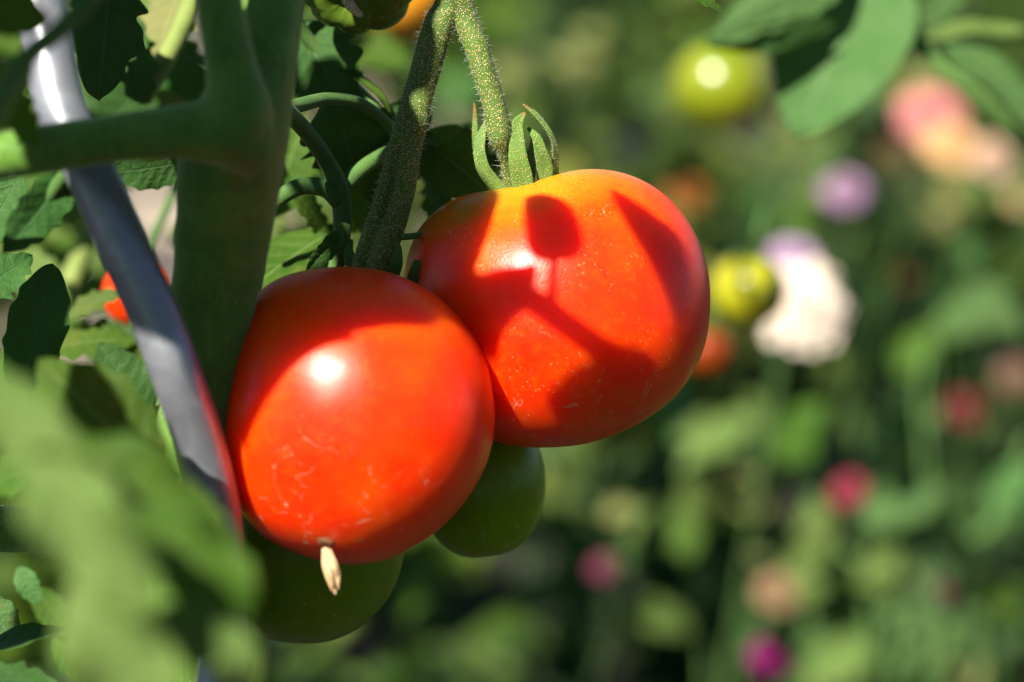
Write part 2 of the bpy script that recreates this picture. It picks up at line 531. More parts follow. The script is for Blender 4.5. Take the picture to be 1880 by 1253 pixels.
def smooth_outline(pts, c):
    """polar radius around c, as a smooth periodic function"""
    a = [(math.atan2(-(y - c[1]), x - c[0]), math.hypot(x - c[0], y - c[1])) for x, y in pts]
    a.sort()
    th = np.array([q[0] for q in a]); r = np.array([q[1] for q in a])
    tt = np.concatenate([th - 2 * np.pi, th, th + 2 * np.pi]); rr = np.tile(r, 3)
    g = np.linspace(-np.pi, np.pi, 361)[:-1]
    v = np.interp(g, tt, rr)
    f = np.fft.rfft(v); f[9:] = 0
    v = np.fft.irfft(f, 360)
    return lambda t: float(np.interp(t, np.append(g, np.pi), np.append(v, v[0])))

def body_traced(c, outline, d, rz, axis, dimple=None, lump=.006, seed=0, nt_=128, np_=80):
    """fruit body: cross-section from an outline, depth rz (m); axis = stem direction in view axes"""
    k = d / F
    rf = smooth_outline(outline, c)
    r0 = np.mean([rf(t) for t in np.linspace(-3.1, 3.1, 60)]) * k
    V, Fc, SH = [], [], []
    ax = Vector(axis).normalized()
    ctr = W(c[0], c[1], d)
    for j in range(np_ + 1):
        ph = math.pi * j / np_
        for i in range(nt_):
            th = -math.pi + 2 * math.pi * i / nt_
            sp = math.sin(ph)
            r = r0 + (rf(th) * k - r0) * sp * sp
            p = Vector((r * sp * math.cos(th), r * sp * math.sin(th), rz * math.cos(ph)))
            n = p.normalized()
            s = n.dot(ax)
            p *= 1 + lump * mnoise.noise(n * 1.6 + Vector((seed, 0, 0))) + .0035 * mnoise.noise(n * 4.5 + Vector((0, seed, 0)))
            if dimple:
                p -= ax * dimple * math.exp(-((1 - s) / .03) ** 1.0)
            V.append(ctr + C2W(p)); SH.append(s)
    for j in range(np_):
        for i in range(nt_):
            i2 = (i + 1) % nt_
            Fc.append((j * nt_ + i, (j + 1) * nt_ + i, (j + 1) * nt_ + i2, j * nt_ + i2))
    return V, Fc, SH

def body_revolved(ctr, axis, r, h, ribs=0, rib_amp=.0, seed=0, nt_=96, np_=56, top=.12, bot=.03, lump=.015):
    """fruit body turned about its stem axis (world direction)"""
    ax = Vector(axis).normalized(); e1 = ax.orthogonal().normalized(); e2 = ax.cross(e1)
    V, Fc, SH = [], [], []
    for j in range(np_ + 1):
        ph = math.pi * j / np_
        for i in range(nt_):
            th = 2 * math.pi * i / nt_
            s = math.sin(ph); z = math.cos(ph)
            rr = s ** .92
            rb = 1 - rib_amp * (abs(math.cos(ribs * th / 2 + .4 * math.sin(th + seed))) ** 6) * (s ** .8) if ribs else 1
            zz = z - top * math.exp(-(s / .28) ** 2) * (1 if z > 0 else 0) + bot * math.exp(-(s / .25) ** 2) * (1 if z < 0 else 0)
            n = Vector((s * math.cos(th), s * math.sin(th), z))
            q = 1 + lump * mnoise.noise(n * 1.5 + Vector((seed * 3.1, 0, 0)))
            V.append(ctr + (e1 * math.cos(th) + e2 * math.sin(th)) * (r * rr * rb * q) + ax * (h * zz * q))
            SH.append(z)
    for j in range(np_):
        for i in range(nt_):
            i2 = (i + 1) % nt_
            Fc.append((j * nt_ + i, (j + 1) * nt_ + i, (j + 1) * nt_ + i2, j * nt_ + i2))
    return V, Fc, SH

def blade(name, pts, mat, parent, facing=(0, .2, 1), thick=.22, tipfrom=.8, n=36, wob=.28, seed=0):
    """a narrow fleshy blade such as a sepal; pts (px, py, d, half width in px)"""
    rows = [(p[0], p[1], p[2], p[3] * p[2] / F * 1000) for p in pts]
    V, Fc, U = tube_geo(pxpath(rows), n, 14, wob, seed, flat=thick, facing=C2W(facing))
    tip = [max(0., min(1., (u[1] - tipfrom) / max(1e-3, 1 - tipfrom))) for u in U]
    return mk(name, V, Fc, mat, parent, uvs=U, attrs={'tip': tip})

def sepal_star(parent, ctr, axis, r, count, mat, seed=0, lift=.5):
    """calyx of a fruit whose sepals are only hinted at"""
    rnd = random.Random(seed)
    ax = Vector(axis).normalized(); e1 = ax.orthogonal().normalized(); e2 = ax.cross(e1)
    for k in range(count):
        a = 2 * math.pi * k / count + rnd.uniform(-.2, .2)
        o = e1 * math.cos(a) + e2 * math.sin(a)
        L = r * rnd.uniform(.8, 1.1)
        pts = [(ctr + ax * .0005, r * .1), (ctr + o * L * .4 + ax * L * .18, r * .13), (ctr + o * L * .8 + ax * L * lift * .8, r * .07), (ctr + o * L * .95 + ax * L * lift * 1.3, r * .015)]
        V, Fc, U = tube_geo([(*p, q) for p, q in pts], 14, 8, .05, k, flat=.3, facing=ax)
        mk('sepal', V, Fc, mat, parent, uvs=U)

# front ripe tomato
OUT1 = [(610,490),(655,491),(705,498),(770,524),(835,573),(880,635),(903,705),(909,775),(895,850),(862,912),(812,966),(750,1010),(690,1033),(625,1035),(545,1015),(472,975),(434,927),(411,850),(401,765),(407,690),(428,610),(465,543),(535,502)]
T1 = thing('tomato', W(660, 1034, .527), 'ripe red tomato in front with a dry brown blossom tip, biggest of all', 'tomato')
V, Fc, SH = body_traced((660, 765), OUT1, .527, .0295, (.12, .9, -.35), seed=3, lump=.012)
front_body = mk('fruit', V, Fc, M['tomato_red'], T1, attrs={'sh': SH})
geos = []
for k, (dx, dy, ln) in enumerate([(-7, 0, .95), (-1, 4, 1.0), (6, -2, .9), (2, -5, .8), (-4, -5, .86)]):
    pts = [(600 + dx * .3, 996 + dy * .3, .5150, .45), (601 + dx * .8, 1016 + dy, .5115, .6), (607 + dx * 1.5, 1042 + dy, .5095 + dy * .0002, .68), (613 + dx * 1.4, 1000 + 70 * ln + dy, .509 + dy * .0002, .55), (617 + dx * .7, 1000 + 92 * ln, .509, .25)]
    geos.append(tube_geo(pxpath(pts), 24, 9, .5, k * 7))
V, Fc, U = merge(geos)
mk('dry_blossom', V, Fc, M['dry'], T1)

sc = on_front(598, 996)
V, Fc, SH = body_revolved(sc, (sc - W(660, 765, .527)), .0021, .0007, seed=4, nt_=24, np_=12, top=.5, bot=0, lump=.3)
mk('blossom_scar', V, Fc, M['scar'], T1)

# back ripe tomato
OUT2 = [(760,430),(790,395),(840,366),(900,348),(960,338),(1020,323),(1090,311),(1150,319),(1210,349),(1256,396),(1286,450),(1301,510),(1304,570),(1292,640),(1262,700),(1215,750),(1150,790),(1080,813),(1000,822),(920,812),(840,772),(780,700),(748,610),(744,510)]
T2 = thing('tomato', W(1030, 822, .553), 'orange-red tomato with yellow shoulder and green calyx, crossed by leaf shadows', 'tomato')
V, Fc, SH = body_traced((1030, 570), OUT2, .553, .030, (-.33, .93, -.12), dimple=.0015, seed=9, lump=.010)
back_body = mk('fruit', V, Fc, M['tomato_turning'], T2, attrs={'sh': SH})
DS = .5475
sep = [
    blade('sepal', [(917,352,DS,14),(902,330,DS-.001,13),(888,308,DS-.002,12),(881,280,DS-.0025,10.5),(884,252,DS-.002,9),(893,222,DS-.001,3.5)], M['sepal'], T2, (-.3,.2,1), seed=1, tipfrom=.93),
    blade('sepal', [(905,345,DS+.006,9),(880,300,DS+.006,8),(874,255,DS+.005,7.5),(873,220,DS+.004,5.5),(871,190,DS+.003,1.5)], M['sepal'], T2, (-.6,.1,.8), seed=2, tipfrom=.72),
    blade('sepal', [(960,346,DS-.003,23),(957,318,DS-.004,21),(951,288,DS-.005,18.5),(949,255,DS-.005,15),(951,228,DS-.004,11),(964,207,DS-.003,2.5)], M['sepal'], T2, (0,.1,1), seed=3, tipfrom=.93),
    blade('sepal', [(1001,334,DS+.001,16),(998,305,DS,15.5),(992,280,DS-.001,13),(984,253,DS-.001,9),(969,235,DS,2.5)], M['sepal'], T2, (.25,.2,1), seed=4, tipfrom=.96),
    blade('sepal', [(1018,330,DS+.004,10),(1018,298,DS+.003,10.5),(1016,265,DS+.002,9),(1006,240,DS+.001,8),(984,212,DS+.001,7),(960,192,DS+.001,2)], M['sepal'], T2, (.8,.2,.6), seed=5, tipfrom=.85),
    blade('sepal', [(965,345,DS+.008,12),(972,310,DS+.010,12),(978,275,DS+.011,9),(978,246,DS+.010,3)], M['sepal'], T2, (.1,.2,1), seed=6, tipfrom=.7),
]
for i, s in enumerate(sep[:5]):
    hairs('sepal_hair', s, 420, .0004, .0012, .000034, M['hair'], s, seed=40 + i)

# unripe tomatoes behind them
T3 = thing('tomato', W(548, 1184, .566), 'dark green unripe tomato hanging below the front red tomato', 'tomato')
V, Fc, SH = body_revolved(W(549, 985, .566), C2W((.15, .95, -.2)), 196 * .566 / F, 198 * .566 / F, seed=2)
g1 = mk('fruit', V, Fc, M['tomato_green'], T3, attrs={'sh': SH})
hairs('skin_hair', g1, 900, .0003, .0008, .00002, M['hair'], g1, seed=4)
sepal_star(T3, W(570, 800, .573), C2W((.15, .95, -.2)), .014, 5, M['sepal'], 5)
T4 = thing('tomato', W(892, 1025, .572), 'small dark green unripe tomato tucked behind the two red tomatoes', 'tomato')
V, Fc, SH = body_revolved(W(882, 880, .572), C2W((-.1, .97, -.1)), 119 * .572 / F, 147 * .572 / F, seed=5)
g2 = mk('fruit', V, Fc, M['tomato_fresh'], T4, attrs={'sh': SH})
hairs('skin_hair', g2, 900, .0003, .0008, .00002, M['hair'], g2, seed=6)
sepal_star(T4, W(872, 742, .574), C2W((-.1, .97, -.1)), .010, 5, M['sepal'], 8)

# lobed green tomato at the top edge
T5 = thing('tomato', W(655, 72, .553), 'lobed green tomato with a dried blossom scar at the top edge', 'tomato')
ax5 = C2W((.12, .62, -.6))
V, Fc, SH = body_revolved(W(657, -48, .556), ax5, .0145, .0128, ribs=9, rib_amp=.13, seed=1, bot=.28, lump=.05)
g5 = mk('fruit', V, Fc, M['tomato_lobed'], T5, attrs={'sh': SH})
hairs('skin_hair', g5, 500, .0003, .0007, .00002, M['hair'], g5, seed=9)
geos = [tube_geo(pxpath([(632, -12, .546, .9), (640, 6, .5435, 1.2), (652, 20, .542, 1.1), (663, 30, .5415, .7)]), 16, 8, .5, 3),
        tube_geo(pxpath([(640, -8, .546, .7), (648, 10, .5435, .9), (656, 24, .5425, .7)]), 14, 8, .5, 5)]
V, Fc, U = merge(geos)
mk('dry_blossom', V, Fc, M['dry'], T5)

def round_tomato(px, py, d, rpx, mat, label, axis=(.1, .95, -.1), seed=0, group=None):
    t = thing('tomato', W(px, py + rpx, d), label, 'tomato', group)
    V, Fc, SH = body_revolved(W(px, py, d), C2W(axis), rpx * d / F, rpx * .95 * d / F, seed=seed, nt_=64, np_=40)
    mk('fruit', V, Fc, M[mat], t, attrs={'sh': SH})
    top = W(px, py, d) + C2W(axis).normalized() * (rpx * .85 * d / F)
    sepal_star(t, top, C2W(axis), rpx * .42 * d / F, 5, M['sepal'], seed, .2)
    st = top + Vector((.02, .06, .02))
    V, Fc, U = tube_geo([(*top, .0012), (*(top * .5 + st * .5 + Vector((0, 0, .012))), .0011), (*st, .0011)], 10, 8)
    mk('pedicel', V, Fc, M['petiole'], t)
    return t
round_tomato(252, 540, .64, 64, 'tomato_red', 'red tomato half hidden behind the grey metal stake', seed=11)
round_tomato(735, -15, .80, 95, 'tomato_orange', 'blurred orange tomato behind the lobed green one', seed=12)
round_tomato(1322, 160, 1.10, 88, 'tomato_olive', 'blurred yellow-green tomato below the upper right leaves', seed=13)
round_tomato(1375, 533, .90, 70, 'tomato_yellow', 'blurred yellow tomato right of the back red tomato', seed=14)
round_tomato(1296, 645, 1.0, 46, 'tomato_shaded', 'blurred red tomato in shaded tones below the yellow one', seed=15)

# ------------------------------------------------------------------ metal stake
stake = thing('plant_stake', W(408, 1300, .5), 'grey galvanised metal stake leaning beside the tomato stem', 'plant stake')
SP = [(20, -420, .520, 5.3), (60, -60, .507, 5.3), (84, 60, .503, 5.3), (112, 200, .500, 5.3), (172, 330, .498, 5.3), (225, 450, .497, 5.3), (280, 570, .497, 5.3), (325, 690, .498, 5.3), (365, 810, .504, 5.3), (394, 930, .509, 5.3), (406, 1040, .511, 5.3), (410, 1180, .512, 5.3), (408, 1500, .512, 5.3)]
pts = pxpath(SP)
e = pts[-1]; pts += [(e[0], e[1], .35, .005), (e[0] + .01, e[1] + .02, -.05, .005)]
V, Fc, U = tube_geo(pts, 160, 32, .006)
mk('rod', V, Fc, M['steel'], stake, uvs=U)
# ------------------------------------------------------------------ the tomato plant
plant = thing('tomato_plant', (W(300, 1500, .5).x, W(300, 1500, .5).y, 0), 'thick-stemmed green tomato plant carrying the two red tomatoes', 'plant')
def tube(name, pts, mat, parent, n=40, sides=14, wob=.05, seed=0):
    V, Fc, U = tube_geo(pxpath(pts), n, sides, wob, seed)
    return mk(name, V, Fc, M[mat], parent, uvs=U)

low = pxpath([(330, 1400, .50, 9)])[0]
stem_geos = [
    tube_geo([(low[0] + .01, low[1] + .02, -.02, .011), (low[0], low[1] + .01, .25, .0105)] + pxpath([(318, 1250, .530, 10.0), (340, 950, .524, 9.4), (368, 720, .517, 8.4), (390, 560, .514, 9.2), (412, 420, .508, 10.2), (425, 300, .501, 11.0), (448, 215, .500, 10.0), (478, 120, .501, 7.6), (500, 0, .505, 6.6), (515, -250, .512, 6.2), (500, -600, .52, 5.8), (470, -1000, .53, 4.8), (455, -1350, .535, 3.5)]), 220, 28, .05, 1),
    tube_geo(pxpath([(425, 262, .489, 7.5), (438, 210, .485, 7.2), (428, 140, .483, 5.6), (412, 60, .482, 4.9), (398, -30, .481, 4.6), (380, -200, .478, 4.4), (350, -500, .47, 3.8), (300, -800, .46, 3)]), 90, 22, .05, 2),
    tube_geo(pxpath([(470, 262, .490, 7.0), (400, 243, .484, 6.8), (330, 243, .481, 5.6), (240, 252, .480, 5.0), (160, 262, .480, 4.9), (80, 275, .480, 4.9), (20, 285, .480, 4.7), (-60, 300, .48, 4.3), (-300, 330, .48, 3.2)]), 90, 22, .05, 3),
]
main_stem = fuse('stem', stem_geos, .0009, M['stem'], plant, 7)
hairs('stem_hair', main_stem, 9000, .0004, .0012, .00003, M['hair'], main_stem, seed=21)

# the fruit truss: two strands grown together, one pedicel to each red tomato
DT = .543
truss_geos = [
    tube_geo(pxpath([(505, -330, .512, 3.6), (640, -300, .522, 3.4), (770, -200, .534, 3.4), (828, -90, .541, 3.5), (826, 5, DT, 3.5), (806, 45, DT, 3.5), (786, 110, DT, 3.45), (768, 175, DT, 3.5), (752, 240, DT, 3.6), (736, 275, DT, 3.2), (716, 315, DT + .001, 2.0), (705, 352, DT + .001, 1.95), (690, 400, DT + .002, 1.9), (675, 442, DT + .003, 1.9), (659, 495, DT + .004, 1.9), (645, 560, DT + .006, 1.9)]), 150, 18, .06, 5),
    tube_geo(pxpath([(754, 250, DT, 3.1), (749, 300, DT - .001, 2.55), (743, 350, DT - .001, 2.4), (730, 398, DT, 2.5), (714, 440, DT + .001, 2.7), (700, 480, DT + .002, 2.8), (688, 530, DT + .004, 2.8)]), 60, 18, .06, 6),
    tube_geo(pxpath([(832, -10, DT, 3.6), (850, 25, DT, 3.0), (868, 70, DT - .0005, 2.75), (888, 130, DT - .001, 2.65), (905, 185, DT - .001, 2.6), (915, 235, DT - .0005, 2.8), (919, 258, DT, 2.5), (925, 280, DT + .001, 1.5), (931, 312, DT + .003, 1.3), (938, 352, DT + .005, 1.8)]), 90, 18, .06, 7),
]
truss = fuse('fruit_truss', truss_geos, .00042, M['truss'], plant, 4)
hairs('truss_hair', truss, 6500, .0003, .0019, .00003, M['hair'], truss, seed=22)

# calyx of the front tomato, in the shade behind its shoulder
for i, pts in enumerate([
    [(690, 520, .546, 18), (700, 485, .544, 16), (712, 455, .543, 12), (726, 436, .542, 5)],
    [(712, 520, .545, 13), (726, 490, .543, 12), (730, 462, .542, 9), (727, 440, .542, 4)],
    [(670, 525, .548, 14), (650, 495, .549, 13), (640, 465, .55, 9), (646, 440, .552, 3)],
    [(750, 545, .544, 10), (757, 515, .541, 11), (764, 490, .539, 10), (768, 478, .5385, 7)]]):
    blade('sepal', pts, M['petiole'], T1, (.1, .1, 1), seed=60 + i, tipfrom=2)
tube('pedicel_stub', [(712, 441, .543, .9), (735, 436, .544, .8), (758, 434, .545, .75), (782, 428, .547, .7)], 'petiole', plant, 16, 8)

def leaflet(parent, base, tip, hw, nrm=(0, .2, 1), mat='leaf', seed=0, lobe=.16, droop=.06, fold=.25, wave=.10, curl=0., nu=44, nv=9, shape=(.55, .8), name='leaflet', nlobe=4.5, label=None):
    """one leaf blade; base and tip (px, py, d), hw half width in px, nrm facing in view axes"""
    rnd = random.Random(seed * 13 + 5)
    B = W(*base); T = W(*tip)
    y = (T - B); Lg = y.length; y /= Lg
    n = C2W(nrm); n = (n - y * n.dot(y)).normalized()
    x = y.cross(n)
    hwm = hw * (base[2] + tip[2]) / 2 / F
    pa, pb = shape
    mx = max((i / 60) ** pa * (1 - i / 60) ** pb for i in range(61))
    pl, pr = rnd.uniform(0, 1), rnd.uniform(0, 1)
    V, Fc, U = [], [], []
    for i in range(nu + 1):
        u = i / nu
        w0 = hwm * (u ** pa * (1 - u) ** pb) / mx if 0 < i < nu else hwm * .012
        for j in range(-nv, nv + 1):
            v = j / nv; a = abs(v); side = pl if v < 0 else pr
            q = (u * nlobe + side + .12 * math.sin(u * 17 + side * 9)) % 1.0
            tooth = .5 - .5 * math.cos(2 * math.pi * q ** 1.35)
            q2 = (u * nlobe * 3.3 + side * 5) % 1.0
            w = w0 * (1 + lobe * (tooth - .55) * 2 * a ** 2 )
            X = v * w
            Y = u * Lg + .25 * a * a * w * (1 - u)
            Z = droop * Lg * 4 * u * (1 - u) + fold * a * w * (1 - .4 * a)
            Z += wave * hwm * math.sin(u * 11 + side * 6.28 + (1.5 if v < 0 else 0)) * a * a
            Z += -.05 * hwm * abs(math.sin(math.pi * (u * 7 - .9 * a))) * (1 - a * .6) * min(1, a * 5)
            Z += -curl * hwm * a ** 3
            Z += .08 * hwm * mnoise.noise(Vector((X * 60 + seed, Y * 60, seed * 1.7)))
            V.append(B + x * X + y * Y + n * Z); U.append((v * .5 + .5, u))
    m = 2 * nv + 1
    for i in range(nu):
        for j in range(m - 1):
            Fc.append((i * m + j, i * m + j + 1, (i + 1) * m + j + 1, (i + 1) * m + j))
    return mk(name, V, Fc, M[mat], parent, uvs=U, label=label)

def petiole(parent, pts, mat='petiole', name='leaf_stalk', **k):
    return tube(name, pts, mat, parent, k.get('n', 30), 12, .06, k.get('seed', 0))

# --- leaves behind and beside the stem
lf = petiole(plant, [(490, 205, .522, 2.0), (540, 196, .535, 1.7), (600, 182, .545, 1.5), (660, 190, .553, 1.4), (705, 222, .56, 1.3), (735, 262, .566, 1.1)], name='leaf', seed=3)
leaflet(lf, (612, 180, .556), (655, 318, .572), 82, (.15, -.25, 1), 'leaf_dark', 1, fold=.1, droop=.1)
leaflet(lf, (690, 205, .566), (790, 300, .58), 60, (.3, .3, 1), 'leaf_dark', 2)
leaflet(lf, (715, 240, .572), (705, 400, .58), 55, (.5, .1, 1), 'leaf', 3, lobe=.1)
lf = petiole(plant, [(520, -60, .56, 1.8), (545, 40, .57, 1.6), (600, 110, .575, 1.5), (640, 150, .575, 1.4), (700, 208, .57, 1.2)], name='leaf', seed=4)
leaflet(lf, (545, 45, .577), (640, 205, .57), 75, (-.3, .6, .7), 'leaf_dark', 4, fold=.35)
leaflet(lf, (620, 128, .57), (722, 215, .565), 17, (.6, .7, .5), 'leaf', 5, fold=.9, lobe=.05)
leaflet(lf, (575, 80, .585), (660, 140, .59), 40, (-.2, .8, .6), 'leaf', 6)
leaflet(lf, (530, 60, .58), (520, 215, .575), 42, (-.4, .3, .8), 'leaf_dark', 7)
lf = petiole(plant, [(512, 190, .525, 2.0), (560, 240, .54, 1.9), (596, 290, .548, 2.0), (622, 345, .552, 2.3), (629, 400, .553, 2.3), (625, 450, .553, 2.0), (612, 520, .556, 1.9)], name='leaf', seed=5)
petiole(lf, [(624, 352, .553, 1.9), (655, 318, .556, 1.9), (690, 292, .56, 1.7), (735, 268, .566, 1.5)], name='side_stalk', seed=6)
petiole(lf, [(622, 372, .552, 1.9), (598, 348, .551, 2.0), (560, 342, .551, 2.0), (525, 356, .552, 1.9), (488, 392, .556, 1.6), (470, 420, .558, 1.2)], name='side_stalk', seed=7)
leaflet(lf, (632, 415, .578), (432, 560, .565), 72, (-.15, .8, .6), 'leaf', 8, lobe=.05, fold=.15)
leaflet(lf, (622, 425, .549), (560, 500, .548), 20, (.5, -.2, .8), 'leaf_dark', 9, fold=.5, lobe=.05)
leaflet(lf, (560, 215, .60), (505, 400, .60), 62, (-.2, .2, 1), 'leaf', 10)
leaflet(lf, (700, 292, .575), (650, 430, .585), 46, (.2, .2, 1), 'leaf', 11)
leaflet(lf, (540, 352, .572), (600, 440, .58), 26, (.2, .5, .8), 'leaf', 12)
lf = petiole(plant, [(742, 262, .575, 1.4), (790, 262, .578, 1.3), (840, 300, .578, 1.1), (880, 335, .576, .9)], name='leaf', seed=8)
leaflet(lf, (768, 250, .58), (912, 366, .573), 62, (-.35, .45, .85), 'leaf', 13, fold=.4, lobe=.08)
leaflet(lf, (800, 285, .60), (800, 420, .60), 40, (.5, .1, .9), 'leaf_dark', 14)
leaflet(lf, (850, 230, .64), (905, 345, .62), 42, (-.1, .5, .9), 'leaf_dark', 15)
# --- upper left
lf = petiole(plant, [(255, -120, .57, 2.0), (235, -40, .565, 1.6), (205, 60, .56, 1.3), (190, 120, .556, 1.)], name='leaf', seed=9)
leaflet(lf, (205, -40, .562), (182, 185, .550), 72, (.05, .25, 1), 'leaf_dark', 16, lobe=.2, nlobe=2.6, fold=.12)
leaflet(lf, (238, -40, .57), (130, 60, .565), 45, (-.2, .4, .9), 'leaf_dark', 17)
leaflet(lf, (230, 20, .59), (262, 215, .585), 40, (.2, .2, .9), 'leaf_dark', 18)
lf = petiole(plant, [(372, -60, .60, 2.6), (352, 5, .60, 2.5), (322, 75, .597, 2.5), (290, 135, .593, 2.4), (262, 182, .59, 2.2)], 'petiole_pale', name='leaf', seed=10)
leaflet(lf, (336, -30, .606), (284, 155, .602), 62, (-.35, .6, .8), 'leaf_yellow', 19, fold=.15)
leaflet(lf, (300, -40, .615), (240, 90, .615), 36, (-.3, .6, .8), 'leaf_pale', 20)
leaflet(lf, (392, 132, .57), (328, 108, .565), 24, (-.2, .8, .6), 'leaf_grey', 21, lobe=.25, nlobe=3)
leaflet(lf, (345, 215, .60), (285, 168, .60), 22, (-.3, .7, .7), 'leaf_pale', 22)
leaflet(lf, (300, 70, .63), (360, 220, .64), 70, (.2, .2, 1), 'leaf_dark', 23)
leaflet(lf, (300, 120, .64), (180, 250, .635), 60, (.1, -.2, 1), 'leaf_dark', 123, lobe=.05)
leaflet(lf, (150, 180, .66), (260, 240, .66), 45, (.1, -.1, 1), 'leaf_dark', 124, lobe=.05)
# --- upper left foreground
lf = petiole(plant, [(260, -110, .45, 1.8), (170, -5, .446, 1.8), (110, 55, .444, 1.75), (55, 100, .44, 1.7), (10, 165, .436, 1.6), (-40, 240, .43, 1.4)], name='leaf', seed=11)
leaflet(lf, (-90, -20, .428), (92, 42, .44), 56, (.1, -.35, .9), 'leaf', 24, lobe=.05, fold=.15)
leaflet(lf, (60, 95, .452), (-10, 250, .45), 42, (-.4, .6, .8), 'leaf_pale', 25, lobe=.08)
leaflet(lf, (-30, 120, .47), (70, 270, .47), 38, (-.2, .6, .8), 'leaf', 26)
# --- left edge, at and just behind the focus
lf = petiole(plant, [(150, 300, .50, 1.8), (115, 330, .505, 1.6), (70, 390, .508, 1.3)], name='leaf', seed=12)
leaflet(lf, (128, 312, .508), (4, 466, .505), 44, (.35, -.3, 1), 'leaf_dark', 27, fold=.4, lobe=.08)
leaflet(lf, (40, 320, .53), (-40, 480, .53), 50, (-.2, .2, 1), 'leaf_dark', 28)
lf = petiole(plant, [(-60, 800, .53, 2.), (0, 760, .53, 1.8), (40, 715, .53, 1.5)], name='leaf', seed=13)
leaflet(lf, (32, 735, .527), (97, 484, .532), 56, (.2, -.15, 1), 'leaf_dark', 29, lobe=.05, fold=.2, shape=(.6, .62), label='dark shaded leaf blade with a yellow tip')
leaflet(lf, (-60, 560, .55), (60, 470, .56), 45, (0, .3, 1), 'leaf_dark', 30)
leaflet(lf, (345, 295, .565), (200, 318, .56), 44, (.1, -.4, .9), 'leaf_dark', 31, fold=.1, lobe=.05)
lf = petiole(plant, [(178, 380, .70, 3.), (160, 440, .69, 3.), (130, 520, .685, 3.), (92, 612, .68, 2.8), (60, 700, .68, 2.6)], 'petiole_pale', name='leaf', seed=14)
for i, (b, t, h, m) in enumerate([((60, 350, .78), (190, 500, .76), 75, 'leaf_pale'), ((230, 330, .8), (130, 430, .8), 60, 'leaf_pale'), ((90, 440, .74), (225, 455, .73), 26, 'leaf'),
                                  ((120, 540, .72), (260, 560, .71), 45, 'leaf'), ((60, 600, .70), (200, 640, .69), 40, 'leaf'), ((160, 600, .66), (285, 700, .65), 55, 'leaf_dark'),
                                  ((-20, 380, .75), (80, 520, .75), 60, 'leaf'), ((120, 585, .60), (238, 535, .60), 26, 'leaf_pale'), ((95, 640, .60), (255, 625, .60), 46, 'leaf'), ((250, 560, .585), (330, 650, .58), 40, 'leaf_dark'), ((-40, 230, .8), (160, 380, .8), 70, 'leaf_pale'), ((180, 200, .82), (250, 340, .82), 55, 'leaf'), ((140, 480, .85), (60, 620, .85), 60, 'leaf_pale'), ((40, 160, .75), (110, 330, .74), 60, 'leaf_pale'), ((10, 640, .66), (120, 780, .65), 60, 'leaf'),
                                  ((200, 640, .6), (330, 760, .6), 50, 'leaf'), ((260, 690, .56), (330, 830, .55), 34, 'leaf_pale')]):
    leaflet(lf, b, t, h, (-.2, .65, .75), m, 50 + i)
rf = random.Random(77)
fill = petiole(plant, [(470, -60, .66, 2.2), (455, 120, .67, 2.), (430, 300, .68, 1.8), (380, 480, .69, 1.5)], name='leaf', seed=40)
nf = 0
while nf < 56:
    x, y = rf.uniform(-20, 700), rf.uniform(-40, 520)
    if (225 < x < 340 and 330 < y < 500) or (470 < x < 620 and 340 < y < 450) or (x > 620 and y > 250): continue
    a = rf.uniform(0, 6.28); ln = rf.uniform(100, 170); d = rf.uniform(.64, .80)
    leaflet(fill, (x - math.cos(a) * ln / 2, y - abs(math.sin(a)) * ln / 2, d + .01), (x + math.cos(a) * ln / 2, y + abs(math.sin(a)) * ln / 2, d), rf.uniform(34, 58), (rf.uniform(-.5, .2), rf.uniform(.3, .8), .75), rf.choice(['leaf', 'leaf', 'leaf_pale', 'leaf_dark']), 400 + nf, nu=24, nv=5, lobe=.12)
    nf += 1
# --- lower left, sharp and dark
lf = petiole(plant, [(-80, 965, .545, 5.4), (10, 972, .545, 5.4), (110, 975, .54, 5.3), (240, 1000, .53, 5.2), (330, 1040, .528, 5.)], 'stem', name='side_shoot', seed=15)
hairs('stem_hair', lf, 500, .0005, .0014, .00003, M['hair'], lf, seed=30)
leaflet(lf, (-80, 1215, .53), (150, 1162, .52), 44, (.0, .9, .35), 'leaf_dark', 70, lobe=.05, fold=.2)
leaflet(lf, (-60, 1250, .50), (110, 1262, .5), 40, (0, .7, .6), 'leaf_dark', 71)
leaflet(lf, (35, 1040, .58), (70, 1110, .58), 22, (-.2, .6, .8), 'leaf_grey', 72, lobe=.05)
leaflet(lf, (60, 1080, .60), (140, 1180, .6), 30, (.2, .3, .9), 'leaf', 73, lobe=.05)
leaflet(lf, (-40, 1100, .56), (30, 1180, .56), 40, (-.2, .6, .8), 'leaf_grey', 74, lobe=.05)
leaflet(lf, (100, 1170, .6), (190, 1250, .6), 40, (-.2, .6, .8), 'leaf', 75, lobe=.05)
leaflet(lf, (-30, 900, .62), (90, 850, .62), 50, (-.2, .6, .8), 'leaf', 76, lobe=.05)
